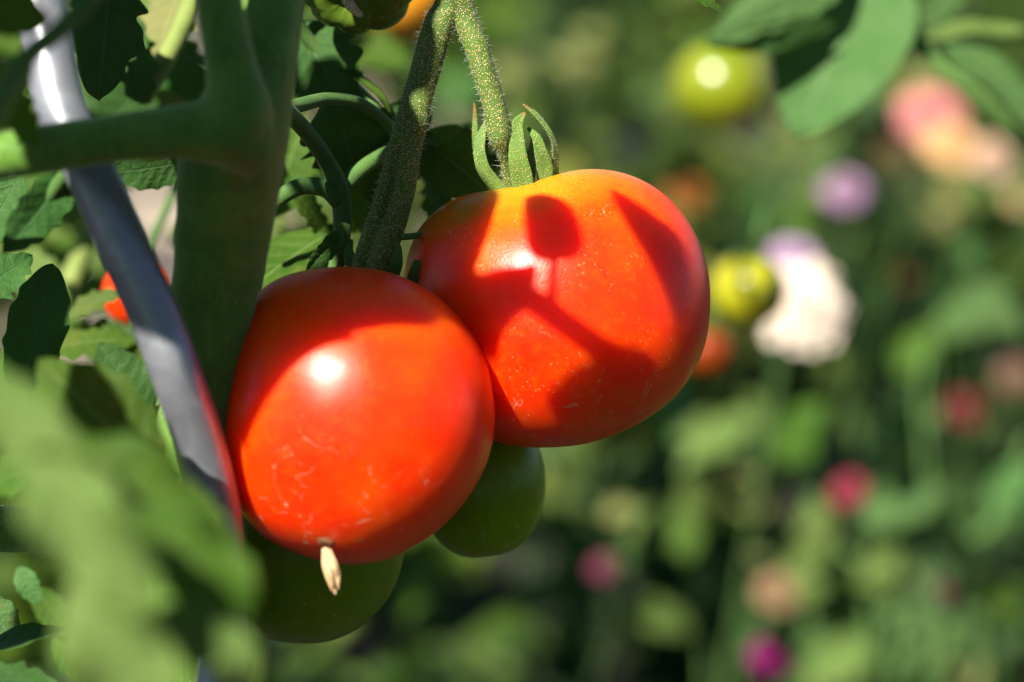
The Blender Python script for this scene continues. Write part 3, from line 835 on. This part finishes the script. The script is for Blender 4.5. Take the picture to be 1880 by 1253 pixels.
# --- the big blurred leaf nearest the viewer
lf = petiole(plant, [(-260, 560, .40, 2.), (-100, 640, .385, 1.8), (40, 760, .376, 1.7), (150, 880, .372, 1.5), (260, 1040, .37, 1.3)], 'petiole_pale', name='leaf', seed=16)
leaflet(lf, (150, 905, .368), (-60, 660, .372), 66, (-.3, .6, .75), 'leaf_pale', 80, lobe=.08)
leaflet(lf, (70, 815, .392), (436, 1020, .394), 92, (.0, .55, .85), 'leaf', 81, lobe=.05, fold=.3, wave=.3, label='mid green blade, folded')
leaflet(lf, (60, 830, .352), (290, 1130, .348), 92, (-.35, .5, .8), 'leaf_pale', 82, lobe=.06, fold=.6, wave=.45)
leaflet(lf, (250, 930, .372), (462, 1150, .376), 84, (.25, .4, .9), 'leaf', 83, lobe=.05, wave=.35, fold=.5)
leaflet(lf, (280, 1120, .362), (475, 1235, .364), 62, (.0, .6, .8), 'leaf_pale', 84, lobe=.06, wave=.35)
leaflet(lf, (120, 1080, .348), (330, 1330, .346), 92, (-.2, .5, .85), 'leaf_pale', 85, lobe=.06, fold=.55, wave=.4)
leaflet(lf, (330, 1100, .37), (470, 1330, .372), 40, (.4, .4, .8), 'leaf_yellow', 86, lobe=.1)
lf = petiole(plant, [(140, 900, .46, 1.6), (250, 840, .468, 1.5), (330, 880, .47, 1.3)], name='leaf', seed=17)
leaflet(lf, (296, 890, .468), (70, 660, .475), 88, (-.3, .7, .65), 'leaf', 87, lobe=.06, fold=.25)
leaflet(lf, (275, 770, .515), (180, 630, .515), 50, (-.2, .6, .7), 'leaf_dark', 88, lobe=.06)
leaflet(lf, (300, 880, .425), (425, 1000, .42), 34, (.1, .5, .9), 'leaf_pale', 89, lobe=.1, label='pale green blade over the stake')
# --- upper right and centre
leaflet(petiole(plant, [(1080, -190, .535, 1.2), (1170, -90, .54, 1.), (1235, -28, .545, .8)], name='leaf', seed=18), (1225, -32, .545), (1328, 24, .55), 17, (-.2, .6, .8), 'leaf', 90, label='small leaf tip at the top edge')

# ------------------------------------------------------------------ leaves above, between the fruit and the sun
def shade_leaf(outline, surf, t, parent, mat='leaf', seed=0, name='leaflet', steps=8):
    """a blade hung between the fruit and the sun; outline given where its shadow falls"""
    P = [p if isinstance(p, Vector) else surf(*p) for p in outline]
    e1 = SUN.orthogonal().normalized(); e2 = SUN.cross(e1)
    c = sum(P, Vector()) / len(P)
    ctr = c + SUN * t
    Q = np.array([((p - c).dot(e1), (p - c).dot(e2)) for p in P])
    Q = catmull(np.vstack([Q, Q[:1]]), len(P) * steps)[:-1]
    rnd = random.Random(seed)
    tilt = (rnd.uniform(-.25, .25), rnd.uniform(-.25, .25))
    bm = bmesh.new()
    vs = [bm.verts.new((q[0], q[1], 0)) for q in Q]
    es = [bm.edges.new((vs[i], vs[(i + 1) % len(vs)])) for i in range(len(vs))]
    bmesh.ops.triangle_fill(bm, edges=es, use_beauty=True)
    bmesh.ops.subdivide_edges(bm, edges=[e for e in bm.edges if e.calc_length() > .006], cuts=2, use_grid_fill=True)
    bm.verts.index_update()
    V, U = [], []
    for v in bm.verts:
        z = tilt[0] * v.co.x + tilt[1] * v.co.y + .003 * mnoise.noise(Vector((v.co.x * 50 + seed, v.co.y * 50, 0)))
        V.append(ctr + e1 * v.co.x + e2 * v.co.y + SUN * z)
        U.append((v.co.x * 12 + .5, v.co.y * 12 + .5))
    Fc = [tuple(v.index for v in f.verts) for f in bm.faces]
    bm.free()
    o = mk(name, V, Fc, M[mat], parent, uvs=U)
    return o, ctr

def at_depth(d): return lambda px, py: W(px, py, d)
def shade_rows(pts, surf, t):
    out = []
    for X, Y, r in pts:
        p = surf(X, Y) + SUN * t
        out.append((p.x, p.y, p.z, r / 1000))
    return out
V, Fc, U = tube_geo(pxpath([(455, -1350, .535, 2.6), (0, -1500, .50, 2.4), (-500, -1500, .42, 2.2)]) + shade_rows([(420, 100, 2.), (500, 260, 1.9), (570, 390, 1.8), (640, 520, 1.6)], at_depth(.52), .26), 60, 12)
up_leaf = mk('leaf', V, Fc, M['petiole'], plant)
ZX = lambda X, Y: (700 + X / 2.2375, 280 + Y / 2.2375)
TB = .25
# leaflet, its stalk and the slanting stem
shade_leaf([ZX(*p) for p in [(585,180),(640,165),(700,175),(760,205),(805,260),(830,340),(832,400),(800,440),(740,447),(700,452),(640,440),(605,400),(592,320),(582,240)]], on_back, TB, up_leaf, 'leaf', 1)
def shade_stem(pts, surf, t, parent, seed=0, name='leaf_stalk'):
    V, Fc, U = tube_geo(shade_rows(pts, surf, t), 40, 12, .05, seed)
    return mk(name, V, Fc, M['petiole'], parent, uvs=U)
shade_stem([(*ZX(715, 430), .9), (*ZX(706, 520), .9), (*ZX(700, 600), 1.2), (*ZX(690, 650), 1.6)], on_back, TB, up_leaf, 1)
shade_stem([(*ZX(400, 545), 2.0), (*ZX(520, 560), 2.4), (*ZX(640, 620), 2.6), (*ZX(760, 705), 2.6), (*ZX(880, 790), 2.5), (*ZX(1000, 870), 2.6), (*ZX(1120, 930), 2.6)], on_back, TB, up_leaf, 2)
shade_leaf([ZX(*p) for p in [(60,560),(120,380),(220,250),(330,170),(420,140),(482,165),(470,250),(445,340),(408,440),(368,530),(420,500),(500,478),(580,468),(640,466),(625,585),(600,640),(540,700),(500,760),(480,850),(440,860),(300,760)]], on_back, TB + .004, up_leaf, 'leaf', 3)
shade_leaf([ZX(*p) for p in [(945,165),(1040,215),(1140,285),(1215,345),(1265,410),(1290,500),(1300,590),(1280,680),(1240,770),(1205,690),(1165,590),(1125,500),(1075,410),(1020,320),(975,240)]], on_back, TB - .004, up_leaf, 'leaf', 4)
shade_leaf([ZX(*p) for p in [(680,1010),(740,930),(810,870),(900,850),(1000,850),(1100,850),(1180,905),(1240,860),(1280,790)]] + [W(1330, 660, .53), W(1360, 800, .53), W(1250, 930, .53), W(1080, 960, .53), W(1015, 850, .53)], on_back, TB, up_leaf, 'leaf', 5)
# over the shoulder of the front tomato and over the stem
shade_leaf([(380,760),(415,775),(450,745),(500,700),(550,648),(600,622),(660,608),(720,600),(790,600),(850,598),(910,610),(930,540),(840,470),(720,430),(600,420),(470,440),(380,560)], on_front, TB + .005, up_leaf, 'leaf', 6)
V, Fc, U = tube_geo(pxpath([(505, -600, .52, 2.4), (200, -900, .48, 2.2), (-250, -1050, .42, 2.)]) + shade_rows([(200, -150, 1.9), (330, 60, 1.8), (420, 250, 1.7), (470, 420, 1.5)], at_depth(.50), .2), 60, 12)
up2 = mk('leaf', V, Fc, M['petiole'], plant)
shade_leaf([(190,235),(300,180),(400,130),(470,60),(560,140),(570,300),(560,430),(540,520),(600,560),(640,610),(590,625),(540,655),(490,702),(445,745),(400,775),(372,700),(350,600),(342,585),(285,592),(236,598),(200,480),(175,330)], at_depth(.500), .20, up2, 'leaf', 7)
shade_leaf([(330,-60),(438,-60),(452,60),(430,140),(350,120)], at_depth(.484), .2, up2, 'leaf', 8)
shade_leaf([(58,245),(130,215),(230,190),(330,180),(330,320),(230,330),(135,340),(118,290),(95,330),(62,330)], at_depth(.476), .2, up2, 'leaf', 9)
# over the truss and the leaves behind the stem
shade_leaf([(600,560),(610,430),(680,300),(725,190),(760,90),(798,-20),(822,-30),(826,20),(812,60),(818,110),(805,180),(790,190),(770,205),(792,260),(785,330),(775,420),(765,520),(700,560)], at_depth(.543), .20, up2, 'leaf', 10)
shade_leaf([(540,60),(600,70),(640,150),(700,180),(720,260),(660,330),(590,330),(540,240)], at_depth(.565), .22, up2, 'leaf', 11)
shade_leaf([(-60,470),(110,450),(120,600),(80,720),(-60,720)], at_depth(.528), .2, up2, 'leaf', 13)
shade_leaf([(-80,900),(60,890),(150,930),(170,1030),(200,1150),(190,1270),(-80,1270)], at_depth(.54), .2, up2, 'leaf', 15)
shade_leaf([(110,-60),(270,-60),(285,120),(250,230),(150,200),(120,80)], at_depth(.555), .22, up2, 'leaf', 14)
# over the lower green fruit
shade_leaf([(300,860),(312,800),(338,806),(350,850),(395,905),(418,945),(436,980),(475,1008),(560,1040),(582,1068),(570,1130),(500,1230),(440,1330),(340,1300),(335,1100)], at_depth(.503), .25, up_leaf, 'leaf', 12)

# --- more crown leaves, unseen, added above and beside the fruit against skylight
rc = random.Random(31)
def crown_leaf(px, py, d, length, direction, seed, mat='leaf'):
    """a compound leaf arching out from (px, py, d)"""
    r_ = random.Random(seed)
    p = []
    for k in range(6):
        u = k / 5
        p.append((px + direction[0] * length * u, py + direction[1] * length * u + 160 * u * u, d + direction[2] * u, 2.2 - 1.4 * u))
    st = petiole(plant, p, name='leaf', seed=seed)
    for k in range(1, 6):
        b = p[k]
        for sgn in ((-1, 1) if k < 5 else (0,)):
            t = (b[0] + (direction[0] * .35 - direction[1] * sgn) * 190 * (1 if sgn else 1.6), b[1] + (direction[1] * .35 + direction[0] * sgn) * 150 + 70, b[2] + r_.uniform(-.01, .02))
            leaflet(st, b[:3], t, r_.uniform(55, 85), (r_.uniform(-.5, .2), .8, .5), mat, seed * 10 + k * 2 + sgn, nu=22, nv=5, lobe=.2)
for i, (px, py, d, L, dr) in enumerate([(515, -260, .53, 520, (.9, -.25, .08)), (500, -560, .54, 620, (.95, -.1, .06)), (480, -800, .55, 560, (.8, .2, .14)), (515, -330, .54, 420, (-.8, -.3, .12)),
                                        (500, -620, .55, 520, (-.9, -.1, .10)), (330, -650, .5, 400, (-.9, .1, .12)), (480, -900, .56, 600, (.6, -.3, .2)), (515, -200, .56, 420, (.5, -.5, .16))]):
    crown_leaf(px, py, d, L, dr, 200 + i, ['leaf', 'leaf_dark'][i % 2])

# ------------------------------------------------------------------ second plant, upper right
plant2 = thing('tomato_plant', (W(2000, 600, .85).x, W(2000, 600, .85).y, 0), 'blurred tomato plant reaching in with big leaves at upper right', 'plant')
b0 = W(2000, 600, .85)
V, Fc, U = tube_geo([(b0.x, b0.y, -.02, .008), (b0.x, b0.y, .3, .008), (*W(2010, 500, .85), .007), (*W(1990, 300, .82), .0065), (*W(1960, -100, .78), .006), (*W(1900, -400, .76), .004)], 60, 14)
mk('stem', V, Fc, M['stem'], plant2)
lf = petiole(plant2, [(1985, 330, .81, 3.), (1900, 275, .75, 2.4), (1790, 175, .735, 2.4), (1700, 95, .735, 2.2), (1640, -20, .735, 2.), (1600, -120, .735, 1.6)], name='leaf', seed=30)
leaflet(lf, (1625, -70, .735), (1462, 258, .722), 128, (-.25, .45, .85), 'leaf_grey', 100, lobe=.0, fold=.12, wave=.03, shape=(.5, .8), label='large smooth grey green blade')
leaflet(lf, (1560, -70, .72), (1296, 76, .705), 58, (.05, .62, .75), 'leaf_grey', 101, lobe=.06, fold=-.9, droop=.06)
leaflet(lf, (1530, 40, .715), (1296, 84, .708), 30, (.05, -.45, .85), 'leaf_dark', 106, lobe=.05, fold=.1)  # deep green blade added as the shaded underside of the leaf above
leaflet(lf, (1735, 78, .745), (1940, 262, .735), 56, (.4, .55, .7), 'leaf_grey', 102, lobe=.06, fold=.2)
leaflet(lf, (1690, 70, .76), (1890, 60, .75), 34, (.1, .8, .6), 'leaf_pale', 103, lobe=.06)
leaflet(lf, (1760, -60, .77), (1700, 60, .77), 40, (.1, .6, .7), 'leaf_grey', 104)


# ------------------------------------------------------------------ pale leafy plant low on the right
b0 = W(1640, 1400, 1.32)
plant3 = thing('garden_plant', (b0.x, b0.y, 0), 'blurred plant with broad pale green leaves at lower right', 'plant')
for i, (pts) in enumerate([[(1640, 1400, 1.32, 3), (1600, 1180, 1.32, 2.5), (1540, 1000, 1.32, 2.2), (1450, 860, 1.34, 2), (1380, 760, 1.36, 1.5)], [(1640, 1400, 1.32, 4), (1650, 1150, 1.31, 2.5), (1700, 900, 1.3, 2), (1690, 700, 1.3, 1.6), (1740, 560, 1.31, 1.2)],
                          [(1640, 1400, 1.32, 4), (1740, 1150, 1.3, 3.5), (1830, 950, 1.3, 3), (1890, 800, 1.3, 2)]]):
    p0 = pxpath(pts); p0[0] = (p0[0][0], p0[0][1], -.01, .005)
    V, Fc, U = tube_geo(p0, 40, 10, .04, i)
    mk('stem', V, Fc, M['petiole'], plant3)
for i, (b_, t_, h_, m_) in enumerate([((1570, 960), (1740, 900), 62, 'leaf_grey'), ((1690, 880), (1600, 1010), 48, 'leaf_grey'), ((1700, 700), (1660, 840), 46, 'leaf_grey'), ((1720, 620), (1860, 520), 46, 'leaf_grey'), ((1730, 600), (1640, 700), 40, 'leaf'),
                                  ((1780, 560), (1890, 640), 44, 'leaf_grey'), ((1440, 850), (1510, 740), 46, 'leaf'), ((1450, 870), (1360, 720), 38, 'leaf_pale'), ((1540, 1000), (1420, 1130), 50, 'leaf_pale'), ((1560, 1060), (1680, 1030), 40, 'leaf_pale'),
                                  ((1600, 1180), (1480, 1260), 50, 'leaf_pale'), ((1620, 1200), (1720, 1230), 44, 'leaf_grey'), ((1830, 950), (1890, 860), 50, 'leaf_grey'), ((1790, 1060), (1870, 1140), 44, 'leaf'), ((1760, 1200), (1790, 1270), 34, 'leaf_yellow'), ((1380, 760), (1250, 860), 36, 'leaf_pale'), ((1500, 920), (1500, 1040), 40, 'leaf_pale')]):
    leaflet(plant3, (*b_, 1.31 + .02 * (i % 3)), (*t_, 1.29 + .02 * (i % 3)), h_, (-.3 + .1 * (i % 4), .55, .75), m_, 300 + i, nu=18, nv=5, lobe=.08, wave=.2, name='leaf')

# ------------------------------------------------------------------ taller leafy plants standing out of the bed
rs = random.Random(12)
SPOT = [(1480, 1120), (1060, 1110), (850, 1180), (1250, 840), (1150, 640), (1500, 700), (1600, 560), (1050, 200), (1180, 90), (930, 120), (1780, 420), (1430, 330), (1640, 420), (1790, 760), (1330, 1010), (620, 1210), (1560, 180), (1200, 480)]
TALL = ['blurred plant with sunlit leaves %s' % w for w in ('above the magenta bloom at the bottom', 'in the dark gap below the back tomato', 'right of the lower green tomato', 'under the right side of the back tomato', 'close behind the back tomato', 'below the large cream bloom',
        'right of the large cream bloom', 'above the calyx of the back tomato', 'at the top edge left of the yellow-green tomato', 'at the top edge right of the fruit truss', 'below the peach blooms at right', 'above the yellow tomato and cream bloom', 'below the small lilac bloom', 'beside the dark crimson bloom',
        'left of the rose red bloom', 'under the lower green tomato', 'behind the big upper right leaf', 'hidden just behind the back tomato')]
for i, (x, y) in enumerate(SPOT):
    d = rs.uniform(1.25, 1.6) if y > 800 else rs.uniform(1.55, 2.1)
    c = W(x, y, d)
    t = thing('garden_plant', (c.x, c.y + .02, 0), TALL[i], 'plant', 'taller leafy plants in the garden bed')
    V, Fc, U = tube_geo([(c.x, c.y + .05, -.01, .003), (c.x + .02, c.y + .04, c.z * .6, .002), (c.x, c.y, c.z, .0012)], 14, 6, .03)
    mk('stem', V, Fc, M['petiole'], t)
    for k in range(13):
        a = rs.uniform(0, 6.28); q = rs.uniform(10, 130) * 1.4 / d; ln = rs.uniform(60, 130) * 1.4 / d
        bx, by = x + math.cos(a) * q, y + math.sin(a) * q
        a2 = a + rs.uniform(-.7, .7)
        leaflet(t, (bx, by, d + rs.uniform(-.04, .04)), (bx + math.cos(a2) * ln, by + math.sin(a2) * ln, d + rs.uniform(-.05, .03)), ln * rs.uniform(.22, .36), (rs.uniform(-.6, .2), rs.uniform(.3, .8), .7), rs.choice(['leaf', 'leaf_pale', 'leaf_grey', 'leaf_pale', 'leaf_yellow', 'leaf_dark']), 600 + i * 20 + k, nu=10, nv=3, lobe=.05, name='leaf')

# ------------------------------------------------------------------ flower bed
def leaf_batch(rnd, ctrs, n, lmin, lmax, spread, ratio=(.22, .4)):
    V, Fc, Rn = [], [], []
    for _ in range(n):
        ci = rnd.randrange(len(ctrs)); c, rad = ctrs[ci]
        while True:
            q = Vector((rnd.uniform(-1, 1), rnd.uniform(-1, 1), rnd.uniform(-1, 1)))
            if .25 < q.length < 1: break
        q = q * (q.length ** -.35)
        p = c + Vector((q.x * rad[0], q.y * rad[1], q.z * rad[2]))
        if p.z < .01: p.z = .01 + rnd.random() * .04
        out = Vector((q.x, q.y, q.z * .6 + .35)).normalized()
        y = (out + Vector((rnd.gauss(0, .5), rnd.gauss(0, .5), rnd.gauss(0, .4)))).normalized()
        n_ = (Vector((-.2, -.4, .9)) + Vector((rnd.gauss(0, .5), rnd.gauss(0, .5), 0)))
        n_ = (n_ - y * n_.dot(y))
        if n_.length < 1e-3: continue
        n_.normalize(); x = y.cross(n_)
        L = rnd.uniform(lmin, lmax); w = L * rnd.uniform(*ratio); dr = rnd.uniform(.05, .3)
        o = len(V); r = min(1., max(0., .6 * ((ci * .618 + rad[0] * 37) % 1) + .4 * rnd.random()))
        for u, ww, z in ((0, .05, 0), (.25, .8, .06), (.55, 1., .03), (.8, .6, -.05), (1., .03, -.16)):
            cen = p + y * (u * L) + n_ * (z * L * dr * 5)
            V += [cen - x * (ww * w) + n_ * (.18 * ww * w), cen, cen + x * (ww * w) + n_ * (.18 * ww * w)]
            Rn += [r] * 3
        for k in range(4):
            a = o + k * 3
            Fc += [(a, a + 1, a + 4, a + 3), (a + 1, a + 2, a + 5, a + 4)]
    return V, Fc, Rn

def bush(x, y, h, rad, n, mat, label, group, seed, lmin=.032, lmax=.075, name='garden_plant'):
    rnd = random.Random(seed)
    t = thing(name, (x, y, 0), label, 'plant', group)
    ctrs = []; geos = []
    for k in range(rnd.randint(6, 9)):
        a = rnd.uniform(0, 6.28); rr = rad * math.sqrt(rnd.random()) * .8
        hh = h * rnd.uniform(.45, .95)
        c = Vector((x + rr * math.cos(a), y + rr * math.sin(a), hh))
        ctrs.append((c, (rad * .34, rad * .34, h * .2)))
        geos.append(tube_geo([(x + rr * .2 * math.cos(a), y + rr * .2 * math.sin(a), -.01, .005), (x + rr * .6 * math.cos(a), y + rr * .6 * math.sin(a), hh * .5, .002), (c.x, c.y, c.z, .0012)], 8, 6, 0))
    V, Fc, Rn = leaf_batch(rnd, ctrs, n, lmin, lmax, 1)
    mk('foliage', V, Fc, M[mat], t, attrs={'rnd': Rn}, kind='stuff')
    V, Fc, U = merge(geos)
    mk('stem_cluster', V, Fc, M['petiole'], t, kind='stuff')
    return t

bush(-.33, .92, 1.35, .17, 230, 'bed', 'leafy tomato plant at the left edge, behind the stake, added to shade the bed', None, 555, .05, .09, 'tomato_plant')  # added beside the view so that its shadow darkens the lower bed

rb = random.Random(99)
k = 0
G = 'blurred leafy plants filling the garden bed'
rows = [(1.35, .16, .28), (1.7, .24, .34), (2.1, .30, .42), (2.55, .36, .5), (3.1, .42, .58), (3.8, .5, .7), (4.7, .6, .85)]
for y0, h0, h1 in rows:
    half = y0 * .23 + .35
    x = -half
    while x < half:
        y = y0 + rb.uniform(-.16, .16)
        a = 940 + x / y * F
        h = rb.uniform(h0, h1)
        if 120 < a < 660 and y < 4.6: h *= .4
        if y > 2.4 and 120 < a < 640:
            x += .3; continue
        bush(x, y, h, rb.uniform(.15, .24), int(rb.uniform(190, 260)), rb.choice(['bed', 'bed', 'bed_olive', 'bed_blue']),
             'out-of-focus green leafy plant in the background bed', G, 1000 + k)
        x += rb.uniform(.24, .34); k += 1
for i in range(22):
    bush(-4 + i * .38, 6.6 + rb.uniform(-.5, 1.2), rb.uniform(.7, 1.15), rb.uniform(.3, .42), 300, rb.choice(['bed', 'bed_olive', 'bed_blue']),
         'out-of-focus green leafy plant in the background bed', G, 1300 + i, .06, .11)

# ------------------------------------------------------------------ unseen leaf screen added behind the viewer to cut skylight
hg = thing('sky_block_hedge', (0, -2.6, 0), 'tall leafy screen added behind the viewer, unseen, to block skylight', 'sky_block_hedge')
rh = random.Random(5)
V, Fc, Rn = leaf_batch(rh, [(Vector((x * .35 - 4.2, -2.6 + rh.uniform(-.1, .1), z)), (.3, .35, .4)) for x in range(25) for z in (.3, .8, 1.3, 1.8, 2.1)], 9000, .07, .13, 1)
mk('foliage', V, Fc, M['bed'], hg, attrs={'rnd': Rn}, kind='stuff')
V, Fc, U = merge([tube_geo([(x * .7 - 4.2, -2.65, -.02, .03), (x * .7 - 4.15, -2.6, 1., .02), (x * .7 - 4.2, -2.62, 2., .008)], 8, 8, .1, x) for x in range(13)])
mk('stem_cluster', V, Fc, M['petiole'], hg, kind='stuff')

# ------------------------------------------------------------------ flowers
def zinnia(px, py, d, dia_px, col, edge, label, seed, tilt=None, single=False):
    rnd = random.Random(seed)
    c = W(px, py, d); r = dia_px / 2 * d / F
    t = thing('zinnia', (c.x, c.y + .03, 0), label, 'flower', 'zinnias flowering in the background bed')
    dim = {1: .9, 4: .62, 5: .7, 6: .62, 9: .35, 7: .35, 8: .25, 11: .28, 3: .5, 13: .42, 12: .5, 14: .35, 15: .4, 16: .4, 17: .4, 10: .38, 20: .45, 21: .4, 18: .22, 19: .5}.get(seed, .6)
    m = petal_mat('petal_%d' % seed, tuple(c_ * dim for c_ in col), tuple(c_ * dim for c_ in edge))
    ax = Vector((rnd.uniform(-.3, .3), -.75, .75) if tilt is None else tilt).normalized()
    e1 = ax.orthogonal().normalized(); e2 = ax.cross(e1)
    V0, F0, R0 = [], [], []
    for ring, (cnt, rr, lift) in enumerate([(14, 1., .0), (12, .82, .16), (10, .6, .3), (8, .4, .42)]):
        for k in range(cnt):
            a = 2 * math.pi * (k + ring * .5) / cnt + rnd.uniform(-.08, .08)
            o = e1 * math.cos(a) + e2 * math.sin(a); s = ax.cross(o)
            L = r * rr * rnd.uniform(.9, 1.05); w = r * .21
            b = len(V0)
            for u, ww in ((.12, .35), (.45, .9), (.8, 1.), (1., .45)):
                z = ax * (lift * r * (.4 + u * .5) - .16 * r * u * u * (1 - ring * .2))
                V0 += [c + o * L * u - s * w * ww + z + ax * .02 * r, c + o * L * u + z, c + o * L * u + s * w * ww + z + ax * .02 * r]
                R0 += [u * .8] * 3
            for q in range(3):
                a0 = b + q * 3
                F0 += [(a0, a0 + 1, a0 + 4, a0 + 3), (a0 + 1, a0 + 2, a0 + 5, a0 + 4)]
    mk('petals', V0, F0, m, t, attrs={'rnd': R0}, kind='stuff')
    V, Fc, SH = body_revolved(c + ax * r * .32, ax, r * .28, r * .2, seed=seed, nt_=20, np_=10, top=0, bot=0)
    mk('flower_centre', V, Fc, m if seed in (1, 2, 4, 5, 6) else M['flower_centre'], t)
    foot = Vector((c.x + rnd.uniform(-.12, .12), c.y + .16, -.01))
    V, Fc, U = tube_geo([(*(c - ax * r * .1), .0018), (*(c - ax * .03 + Vector((0, .03, -.03))), .0015), (*(c * .5 + foot * .5 + Vector((rnd.uniform(-.05, .05), .08, 0))), .0015), (*foot, .002)], 24, 8, .03)
    mk('stalk', V, Fc, M['petiole'], t)
    return t
PK = [((.55, .22, .5), (.75, .5, .7)), ((.7, .16, .17), (.8, .35, .28)), ((.42, .03, .2), (.5, .06, .3)), ((.75, .42, .22), (.85, .6, .4))]
zinnia(1475, 560, 1.10, 185, (.80, .62, .48), (.92, .80, .66), 'large cream pink bloom beside the blurred yellow tomato', 1, (.1, -.9, .45))
zinnia(1455, 468, 1.14, 95, (.55, .30, .58), (.72, .5, .7), 'lavender bloom just above the large cream one', 2, (0, -.6, .8))
zinnia(1550, 347, 1.45, 82, (.55, .25, .52), (.74, .48, .7), 'small round lilac bloom below the big upper right leaf', 3)
zinnia(1705, 205, 1.35, 130, (.75, .22, .22), (.85, .36, .32), 'salmon pink bloom under the leaf stalk at upper right', 4)
zinnia(1745, 265, 1.32, 110, (.80, .42, .14), (.85, .55, .28), 'orange bloom below the salmon pink one', 5)
zinnia(1820, 285, 1.5, 90, (.80, .45, .3), (.85, .6, .45), 'peach bloom near the right edge beside the orange one', 6)
zinnia(1640, 275, 1.8, 75, (.35, .16, .08), (.4, .25, .12), 'faded brown bloom left of the orange one', 7)
zinnia(1655, 345, 1.8, 62, (.42, .2, .2), (.5, .3, .25), 'dull mauve bloom right of the small lilac one', 8)
zinnia(1258, 352, 1.3, 85, (.6, .14, .04), (.7, .3, .05), 'orange red bloom at the back tomato\'s right shoulder', 9)
zinnia(693, 112, 1.15, 78, (.7, .06, .17), (.72, .12, .22), 'deep pink bloom between the stem leaves and the fruit truss', 10)
zinnia(1655, 495, 1.7, 75, (.5, .2, .05), (.5, .28, .1), 'rusty orange bloom right of the cream one', 11)
zinnia(1765, 748, 1.55, 75, (.25, .01, .03), (.35, .02, .06), 'dark crimson bloom low at right', 12)
zinnia(1555, 898, 1.32, 70, (.62, .05, .11), (.7, .10, .16), 'round rose red bloom among pale leaves at lower right', 13)
zinnia(1106, 1040, 1.25, 52, (.4, .06, .15), (.45, .1, .2), 'small dusky pink bloom below the back tomato', 14)
zinnia(1737, 1088, 1.22, 62, (.4, .008, .16), (.48, .015, .2), 'narrow magenta bloom at the lower right edge', 15, (.8, -.4, .4))
zinnia(1418, 1200, 1.15, 92, (.36, .004, .17), (.42, .01, .22), 'deep purple magenta bloom at the bottom edge', 16)
zinnia(1425, 1085, 1.2, 85, (.5, .3, .14), (.62, .42, .22), 'faded tan bloom above the purple magenta one', 17)
zinnia(1865, 690, 1.6, 75, (.75, .4, .22), (.8, .5, .35), 'peach bloom at the right edge, mid height', 18)
zinnia(1872, 362, 1.6, 62, (.78, .6, .2), (.85, .7, .35), 'pale yellow bloom at the right edge', 19)
zinnia(1165, 265, 1.6, 65, (.5, .4, .55), (.65, .6, .7), 'pale grey lilac bloom above the back tomato', 20)
zinnia(495, 1195, 1.2, 60, (.5, .28, .2), (.55, .36, .28), 'dusty pink bloom below the lower green tomato', 21)
